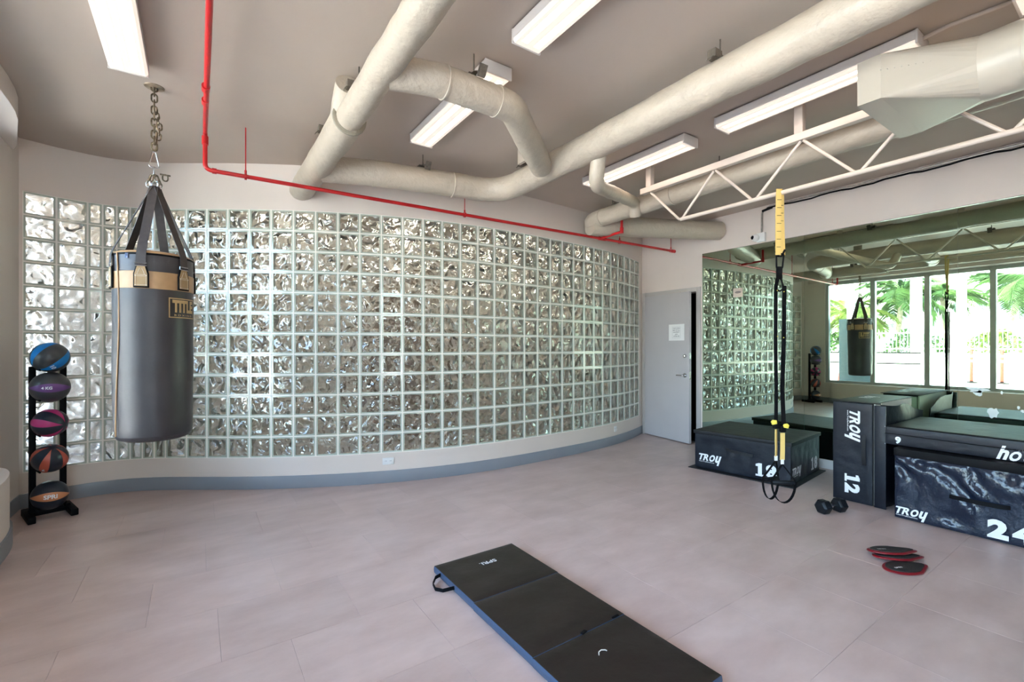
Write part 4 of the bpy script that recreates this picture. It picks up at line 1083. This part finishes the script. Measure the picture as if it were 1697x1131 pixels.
for k, (cx, cy, ex, ey, hx_, hy_) in enumerate(((1286, 705, 1286, 757, 1286, 762), (1297, 711, 1296.5, 763, 1296.5, 768))):
    yt = MB(); sd = -1 if k == 0 else 1
    yt.prism([(-.022, -.012), (.014, -.020), (.022, .004), (.010, .018), (-.018, .016)], -.008, .008, frame_m(pp(cx + sd * 4.5, cy - 5, -.01), LR * sd, (0, 0, 1))); yt.bevel(.003).build('adjuster_tab', M_yellowp, st)
    MB().box((-.022, -.014, -.022), (.022, .014, .026), frame_m(pp(cx, cy + 1), LR, FW)).bevel(.006).build('buckle', M_black, st)
    MB().ribbon([pp(cx, cy + 7), pp(cx, cy + 25), pp(ex + .5, ey - 16), pp(ex, ey)], .030 if k == 0 else .034, .005, LR * (1 if k else .75) + FW * (0 if k else .6)).build('foot_cradle_strap', M_yellow, st)
    MB().ribbon([pp(ex, ey - 1), pp(ex, ey + 7)], .022, .006, LR).build('ring_strap', M_whiteplastic, st)
    # triangular webbing, grip and foot loop
    gx, gz = (1282, 797) if k == 0 else (1296, 799)
    GL = (LR * .93 + FW * (.36 if k == 0 else -.15)).normalized(); c = pp(gx, gz, .04 if k == 0 else -.02)
    apx = pp(hx_, hy_ + 2)
    for sgn in (-1, 1):
        MB().ribbon([apx, c + GL * sgn * .079 + Vector((0, 0, .022)), c + GL * sgn * .083], .022, .003, (0, 0, 1) if False else FW).build('handle_strap', M_blackm, st)
    MB().tube([c - GL * .078, c - GL * .070, c + GL * .070, c + GL * .078], [.013, .0165, .0165, .013], 16).build('grip', M_rubber, st)
    lp = [c + GL * .083 * math.cos(a) - Vector((0, 0, 1)) * .155 * math.sin(a) for a in [math.pi * q / 14 for q in range(15)]]
    MB().ribbon(lp, .026, .004, FW).build('foot_loop', M_blackm, st)

# ================================================================== DUMBBELL
dbl = empty('dumbbell', (4.405, 1.66, 0), 'black hex dumbbell on the floor in front of the 12 box', 'dumbbell', rz=math.atan2(-.06, .17))
def hexhead(x0, x1):
    b = MB(); rr_ = .062
    xs = [x0, x0 + .016 if x1 > x0 else x0 - .016, x1 - .016 if x1 > x0 else x1 + .016, x1]; rad = [rr_ * .80, rr_, rr_, rr_ * .72]
    rings = [[b.bm.verts.new((x, rr * math.cos(R(60 * k + 30)), .0545 + rr * math.sin(R(60 * k + 30)) )) for k in range(6)] for x, rr in zip(xs, rad)]
    rings = [[v for v in g] for g in rings]
    for A, B_ in zip(rings, rings[1:]):
        for k in range(6): b._f([A[k], A[(k + 1) % 6], B_[(k + 1) % 6], B_[k]])
    b._f(rings[0][::-1]); b._f(rings[-1]); b.bevel(.003, 2, 20)
    for v in b.bm.verts: v.co = Matrix.Translation((0, 0, .0545)) @ Matrix.Rotation(R(30), 4, 'X') @ Matrix.Translation((0, 0, -.0545)) @ v.co; 
    return b
for a in ((-.042, -.128), (.042, .128)): hexhead(*a).build('hex_head', M_rubber, dbl, wc=False)
MB().tube([(-.045, 0, .0545), (-.02, 0, .0545), (0, 0, .0545), (.02, 0, .0545), (.045, 0, .0545)], [.013, .015, .017, .015, .013], 14).build('handle', M_steel, dbl, wc=False)

# ================================================================== GLIDING DISCS
def slider(x, y, z, rz, label, tilt=0):
    t = empty('gliding_disc', (x, y, z), label, 'gliding disc', 'red and black gliding discs', rz=rz); t.rotation_euler = (tilt, 0, rz)
    def outline(s):
        pts = []
        for k in range(40):
            a = 2 * math.pi * k / 40; ex, ey = .138, .085
            cx, cy = math.cos(a), math.sin(a); r = 1.0
            x_, y_ = cx * ex, cy * ey
            if cx > .3: 
                q = (cx - .3) / .7; x_ += .020 * q ** 3 * 2; y_ *= (1 - .30 * q)
            pts.append((x_ * s, y_ * s))
        return pts
    o1 = outline(1); b = MB(); 
    rg = [[b.bm.verts.new((px * s, py * s, zz)) for px, py in o1] for s, zz in ((.93, 0.0), (1.0, .004), (1.0, .010), (.93, .014))]
    for A, B_ in zip(rg, rg[1:]):
        for k in range(40): b._f([A[k], A[(k + 1) % 40], B_[(k + 1) % 40], B_[k]])
    b._f(rg[0][::-1]); b._f(rg[-1]); b.build('disc', M_slide, t, wc=False)
    b = MB(); rg = [[b.bm.verts.new((px * s, py * s, zz)) for px, py in o1] for s, zz in ((.86, .0141), (.85, .018), (.78, .021))]
    for A, B_ in zip(rg, rg[1:]):
        for k in range(40): b._f([A[k], A[(k + 1) % 40], B_[(k + 1) % 40], B_[k]])
    b._f(rg[-1]); b.build('foam_top', M_slidetop, t, wc=False)
    V, F = fit(text_verts('SPRI', 1, .03), .055, .014, -.06, -.01); me = bpy.data.meshes.new('lettering'); me.from_pydata([Vector((v.x, v.y, .0216)) for v in V], [], F); me.materials.append(M_print); link_mesh('lettering', me, t)
    return t
lat = math.atan2(-math.sin(R(YAW)), math.cos(R(YAW)))
slider(3.772, 1.052, .0125, lat - .03, 'red and black gliding disc at the bottom of the stack of two on the floor', R(-8))
slider(3.780, 1.085, .036, lat + .0, 'red and black gliding disc lying on top of the stack of two', R(-9))
slider(3.650, .975, .001, lat + .22, 'red and black gliding disc alone in front of the stacked pair')

# ================================================================== FOLDING MAT
fm = empty('exercise_mat', (1.49, 1.8, 0), 'long black folding exercise mat with blue sides on the floor', 'mat')
def mat_panel(x0, x1, y0, y1, seed):
    n1, n2 = 26, 24; T = .05; b = MB()
    top = [[b.bm.verts.new((x0 + (x1 - x0) * i / n1, y0 + (y1 - y0) * j / n2, T)) for j in range(n2 + 1)] for i in range(n1 + 1)]
    for i in range(n1):
        for j in range(n2): b._f([top[i][j], top[i + 1][j], top[i + 1][j + 1], top[i][j + 1]])
    for v in b.bm.verts:
        ex = min(v.co.x - x0, x1 - v.co.x); ey = min(v.co.y - y0, y1 - v.co.y); e_ = min(ex, ey)
        v.co.z += min(1, e_ / .08) * (noise.noise(Vector((v.co.x * 7, v.co.y * 7, seed))) * .004 + .003) - (.004 if e_ < .005 else 0)
    loop = [top[i][0] for i in range(n1 + 1)] + [top[n1][j] for j in range(1, n2 + 1)] + [top[i][n2] for i in range(n1 - 1, -1, -1)] + [top[0][j] for j in range(n2 - 1, 0, -1)]
    b.mi = 1; prev = loop; cxm, cym = (x0 + x1) / 2, (y0 + y1) / 2
    for zz, s in ((.042, 1.004), (.026, 1.010), (.008, 1.004), (.002, .99)):
        nx = [b.bm.verts.new((cxm + (v.co.x - cxm) * s, cym + (v.co.y - cym) * s, zz)) for v in loop]
        for k in range(len(loop)): b._f([prev[k], prev[(k + 1) % len(loop)], nx[(k + 1) % len(loop)], nx[k]])
        prev = nx
    b._f(prev[::-1]); b.mi = 0
    return b.build('mat_panel', [M_mat, M_matside], fm)
XA, XB = 1.203, 1.778
mat_panel(XA, XB, 2.104, 2.592, 1); mat_panel(XA - .004, XB - .004, 1.586, 2.098, 2); mat_panel(XA - .006, XB - .006, 1.062, 1.580, 3)
MB().ribbon([(XA - .003, 2.50, .03), (XA - .04, 2.49, .028), (XA - .075, 2.45, .018), (XA - .083, 2.40, .012), (XA - .06, 2.35, .018), (XA - .003, 2.32, .03)], .02, .004, (0, 0, 1)).build('carry_strap', M_blackm, fm)
V, F = fit(text_verts('SPRI.', 1, .02), .115, .034); put_text('lettering', (V, F), Vector((1.49, 2.43, .0560)) - Vector((1.49, 1.8, 0)), (-1, .0, 0), (0, -1, 0), fm)
b = MB(); b.prism([(1.475, 1.583), (1.505, 1.590), (1.512, 1.578), (1.480, 1.570)], .052, .058); b.build('hook_tab', M_blackm, fm)
b = MB(); b.prism([(1.69, 1.590), (1.735, 1.592), (1.735, 1.583), (1.69, 1.582)], .052, .056); b.build('hook_tab', M_blackm, fm)
b = MB(); b.tube([(1.437, 1.425, .0545), (1.448, 1.437, .058), (1.465, 1.440, .0585), (1.482, 1.432, .057), (1.487, 1.426, .0545)], .0022, 6); b.build('torn_edge', M_foam, fm)

# ================================================================== OUTSIDE (seen in the mirror through the windows)
M_conc = mat('pale_paving', (.62, .60, .56), .8, var=.1, vscale=1)
M_stucco = mat('white_stucco', (.80, .79, .76), .7)
tag(MB().box((-80, -60, -.12), (-1.47, 70, -.03)).build('ground', M_conc, smooth=False), 'pale sunlit paving outside the windows', kind='structure')
gw = MB(); gw.box((-14.9, -14, -.03), (-14.6, 16, 1.15)); gw.bevel(.02)
tag(gw.build('garden_wall', M_stucco), 'low white garden wall across the paving outside', 'wall')
for x, y, r_, lab in ((-8.8, 5.2, .16, 'left white round column outside, behind the punching bag in the mirror'), (-10.1, 4.3, .13, 'right white round column outside, behind the straps in the mirror')):
    t = empty('column', (x, y, 0), lab, 'column', 'outdoor columns')
    MB().tube([(x, y, -.03), (x, y, 5.2)], r_, 24).build('shaft', M_stucco, t); MB().box((x - r_ - .05, y - r_ - .05, -.03), (x + r_ + .05, y + r_ + .05, .15)).bevel(.01).build('base', M_stucco, t)
MB_ = MB(); fen = empty('metal_fence', (-15.6, 3, 0), 'pale metal picket fence beyond the white garden wall', 'fence')
for k in range(90): MB_.box((-15.62, -4 + k * .14, -.03), (-15.59, -4 + k * .14 + .03, 2.2))
M_fence = mat('fence_metal', (.16, .17, .16), .5)
tag(MB_.build('pickets', M_fence, fen, smooth=False), kind='stuff')
MB().box((-15.63, -4, 2.05), (-15.58, 8.6, 2.1)).build('rail', M_mull, fen); MB().box((-15.63, -4, 1.3), (-15.58, 8.6, 1.35)).build('rail', M_mull, fen)
tag(MB().box((-1.47, -60, -.14), (40, -3.3, -.03)).build('ground', M_conc, smooth=False), 'pale paving behind the building front', kind='structure')
rl = empty('railing', (-5.9, 5.6, 0), 'black two-bar railing outside behind the punching bag reflection', 'railing')
for z in (.89, 1.22): MB().tube([(-5.9, 4.35, z), (-5.9, 8.2, z)], .022, 10).build('rail', M_black, rl)
for y in (4.35, 6.3, 8.2): MB().tube([(-5.9, y, -.03), (-5.9, y, 1.22)], .022, 10).build('post', M_mull, rl)
M_orange = mat('orange_plastic', (.42, .022, .008), .45)
def bollard(x, y, lab, h=1.25):
    t = empty('traffic_post', (x, y, 0), lab, 'traffic post', 'orange traffic posts outside')
    MB().lathe([(.055, 0), (.055, .1), (.05, h), (.03, h + .03), (0, h + .03)], 16, (x, y, -.0)).build('post', M_orange, t)
    for z in (.8, 1.0): MB().lathe([(.0535, z), (.0535, z + .09)], 16, (x, y, 0)).build('white_band', M_print, t)
    MB().lathe([(0, -.03), (.20, -.03), (.20, 0), (.06, .03), (.055, .06)], 16, (x, y, 0)).build('base', M_black, t)
bollard(-13.6, 4.70, 'orange traffic post outside, the left of the two'); bollard(-13.9, 3.9, 'orange traffic post outside, the right of the two')
cn = empty('traffic_cone', (-5.0, 6.1, 0), 'red traffic cone outside beside the open grey door', 'cone')
MB().lathe([(.19, .0), (.16, .03), (.03, .72), (0, .72)], 20, (-5.0, 6.1, 0)).build('cone', M_orange, cn); MB().box((-5.22, 5.88, -.03), (-4.78, 6.32, 0)).build('base', M_orange, cn)
od = empty('outside_door', (-1.85, 4.6, 0), 'grey-blue exterior door with narrow glazed slot standing open outside', 'door')
M_od = mat('grey_blue_door', (.15, .20, .22), .45)
b = MB(); Mo = frame_m((-1.85, 4.62, 0), (0.25, -1, 0), (0, 0, 1))
b.box((-.42, -.03, -.022), (-.12, 2.12, .022), Mo); b.box((.05, -.03, -.022), (.42, 2.12, .022), Mo); b.box((-.12, -.03, -.022), (.05, 1.05, .022), Mo); b.box((-.12, 1.72, -.022), (.05, 2.12, .022), Mo)
b.build('door_leaf', M_od, od, smooth=False)
MB().box((-.12, 1.05, -.004), (.05, 1.72, .004), Mo).build('pane', M_glass, od, smooth=False)
# palms
M_leaf = mat('palm_green', (.09, .17, .05), .5, var=.4, vscale=2); M_leaf2 = mat('palm_yellow_green', (.17, .23, .05), .5, var=.3, vscale=2); M_trunk = mat('palm_trunk', (.42, .34, .26), .8, var=.4, vscale=9); M_trunkw = mat('pale_palm_trunk', (.66, .64, .58), .7)
def frond_mesh(L, seed, m):
    rr = random.Random(seed); b = MB(); pts = []
    for k in range(13):
        s = k / 12; pts.append(Vector((L * s * (1 - .18 * s), 0, L * (.42 * s - .75 * s * s))))
    b.tube(pts, [.022 * (1 - .8 * k / 12) for k in range(13)], 5)
    for k in range(2, 34):
        s = k / 34; i = min(11, int(s * 12)); p = pts[i].lerp(pts[i + 1], s * 12 - i); ll = L * .30 * math.sin(math.pi * (.12 + .8 * s)) * rr.uniform(.85, 1.1)
        for sg in (-1, 1):
            d = Vector((.55, sg * .8, -.35 + rr.uniform(-.15, .1))).normalized(); w = Vector((.028, 0, .0))
            q = p + d * ll * .55; e_ = p + d * ll + Vector((0, 0, -ll * .22))
            v = [b.bm.verts.new(x) for x in (p - w * .6, p + w * .6, q + w, e_, q - w)]; b._f([v[0], v[1], v[2], v[3], v[4]])
    me = bpy.data.meshes.new('frond'); b.bm.to_mesh(me); b.bm.free(); me.materials.append(m); return me
def palm(x, y, h, lean, label, tr=.13, L=2.3, nf=16, seed=0, m=M_leaf, tm=M_trunk):
    t = empty('palm_tree', (x, y, 0), label, 'palm tree', 'palms beyond the windows')
    top = Vector((x + lean[0], y + lean[1], h)); base = Vector((x, y, -.03))
    pts = [base.lerp(top, s) + Vector((lean[0], lean[1], 0)) * (-.25 * math.sin(math.pi * s)) for s in [k / 10 for k in range(11)]]
    MB().tube(pts, [tr * (1.25 - .5 * k / 10) for k in range(11)], 12).build('trunk', tm, t)
    me = frond_mesh(L, seed, m); rr = random.Random(seed)
    for k in range(nf):
        o = bpy.data.objects.new('frond', me); COL.objects.link(o); o.parent = t; o.matrix_parent_inverse = world_mat(t).inverted()
        o.location = top; o.rotation_euler = (rr.uniform(-.3, .3), rr.uniform(-.75, .55), 2 * math.pi * k / nf + rr.uniform(-.2, .2)); sc_ = rr.uniform(.8, 1.1); o.scale = (sc_,) * 3
palm(-14.0, 8.9, 6.2, (0, .1), 'tall palm with smooth white trunk outside the leftmost window', .17, 2.8, 14, 1, M_leaf2, M_trunkw)
palm(-17.6, 9.9, 3.3, (.3, .3), 'low yellow-green palm behind the white-trunked palm', .12, 2.4, 16, 2, M_leaf2)
palm(-18.1, 8.3, 4.2, (0, -.2), 'bushy palm seen behind the punching bag reflection', .13, 2.6, 18, 3)
palm(-20.3, 6.8, 4.0, (.2, .2), 'palm between the two outdoor columns', .13, 2.3, 14, 4)
palm(-22.9, 5.3, 4.6, (0, -.9), 'leaning palm outside at the right end of the mirror view', .15, 2.6, 18, 5)
palm(-18.5, 3.2, 4.4, (.2, .2), 'palm right of the leaning palm outside', .14, 2.4, 14, 6)
palm(-16.5, 12.6, 4.2, (.2, .2), 'palm at the far left outside the windows', .14, 2.6, 14, 8)
# hedge
def bush(x, y, r_, h, label, seed):
    b = MB(); rr = random.Random(seed)
    for k in range(900):
        a = rr.uniform(0, 2 * math.pi); ph = rr.uniform(0, math.pi / 2); q = Vector((math.cos(a) * math.cos(ph) * r_, math.sin(a) * math.cos(ph) * r_, math.sin(ph) * h)) * rr.uniform(.75, 1.0)
        c = Vector((x, y, 0)) + q; u = Vector((rr.uniform(-1, 1), rr.uniform(-1, 1), rr.uniform(-1, 1))).normalized(); w = u.orthogonal().normalized(); s = rr.uniform(.07, .15)
        v = [b.bm.verts.new(c + d) for d in (u * s, w * s * .45, -u * s, -w * s * .45)]; b._f(v)
    me = bpy.data.meshes.new('bush'); b.bm.to_mesh(me); b.bm.free(); me.materials.append(M_leaf2 if seed % 2 else M_leaf)
    tag(link_mesh('bush', me), label, 'bush', 'bushes beyond the garden wall')
for k, (x, y, r_, h) in enumerate(((-17, 7.3, 1.5, 2.4), (-17.5, 4.6, 1.5, 2.2), (-18, 2.2, 1.6, 2.1), (-19, -.3, 1.8, 2.3), (-17, 10.5, 1.6, 2.2))):
    bush(x, y, r_, h, 'round green bush beyond the garden wall, %s' % ('behind the two columns', 'behind the traffic posts', 'right of the traffic posts', 'farthest right', 'farthest left')[k], k)
# distant towers
def tower(x, y, w, h, label):
    t = empty('apartment_tower', (x, y, 0), label, 'building', 'towers on the skyline')
    MB().box((x - 6, y - w / 2, -.1), (x + 6, y + w / 2, h)).build('wall', M_stucco, t, smooth=False)
    b = MB()
    for fz in range(int(h / 3) - 1):
        for fy in range(int(w / 3)): b.box((x + 5.9, y - w / 2 + .7 + fy * 3, 2 + fz * 3), (x + 6.03, y - w / 2 + 2.3 + fy * 3, 3.6 + fz * 3))
    tag(b.build('window_rows', mat('tower_glass', (.18, .23, .28), .2), t, smooth=False), kind='stuff')
tower(-110, 22, 13, 17, 'white apartment tower far behind the leaning palm'); tower(-120, 42, 15, 22, 'taller white apartment tower behind the columns')
print('OBJECTS', len(bpy.data.objects))
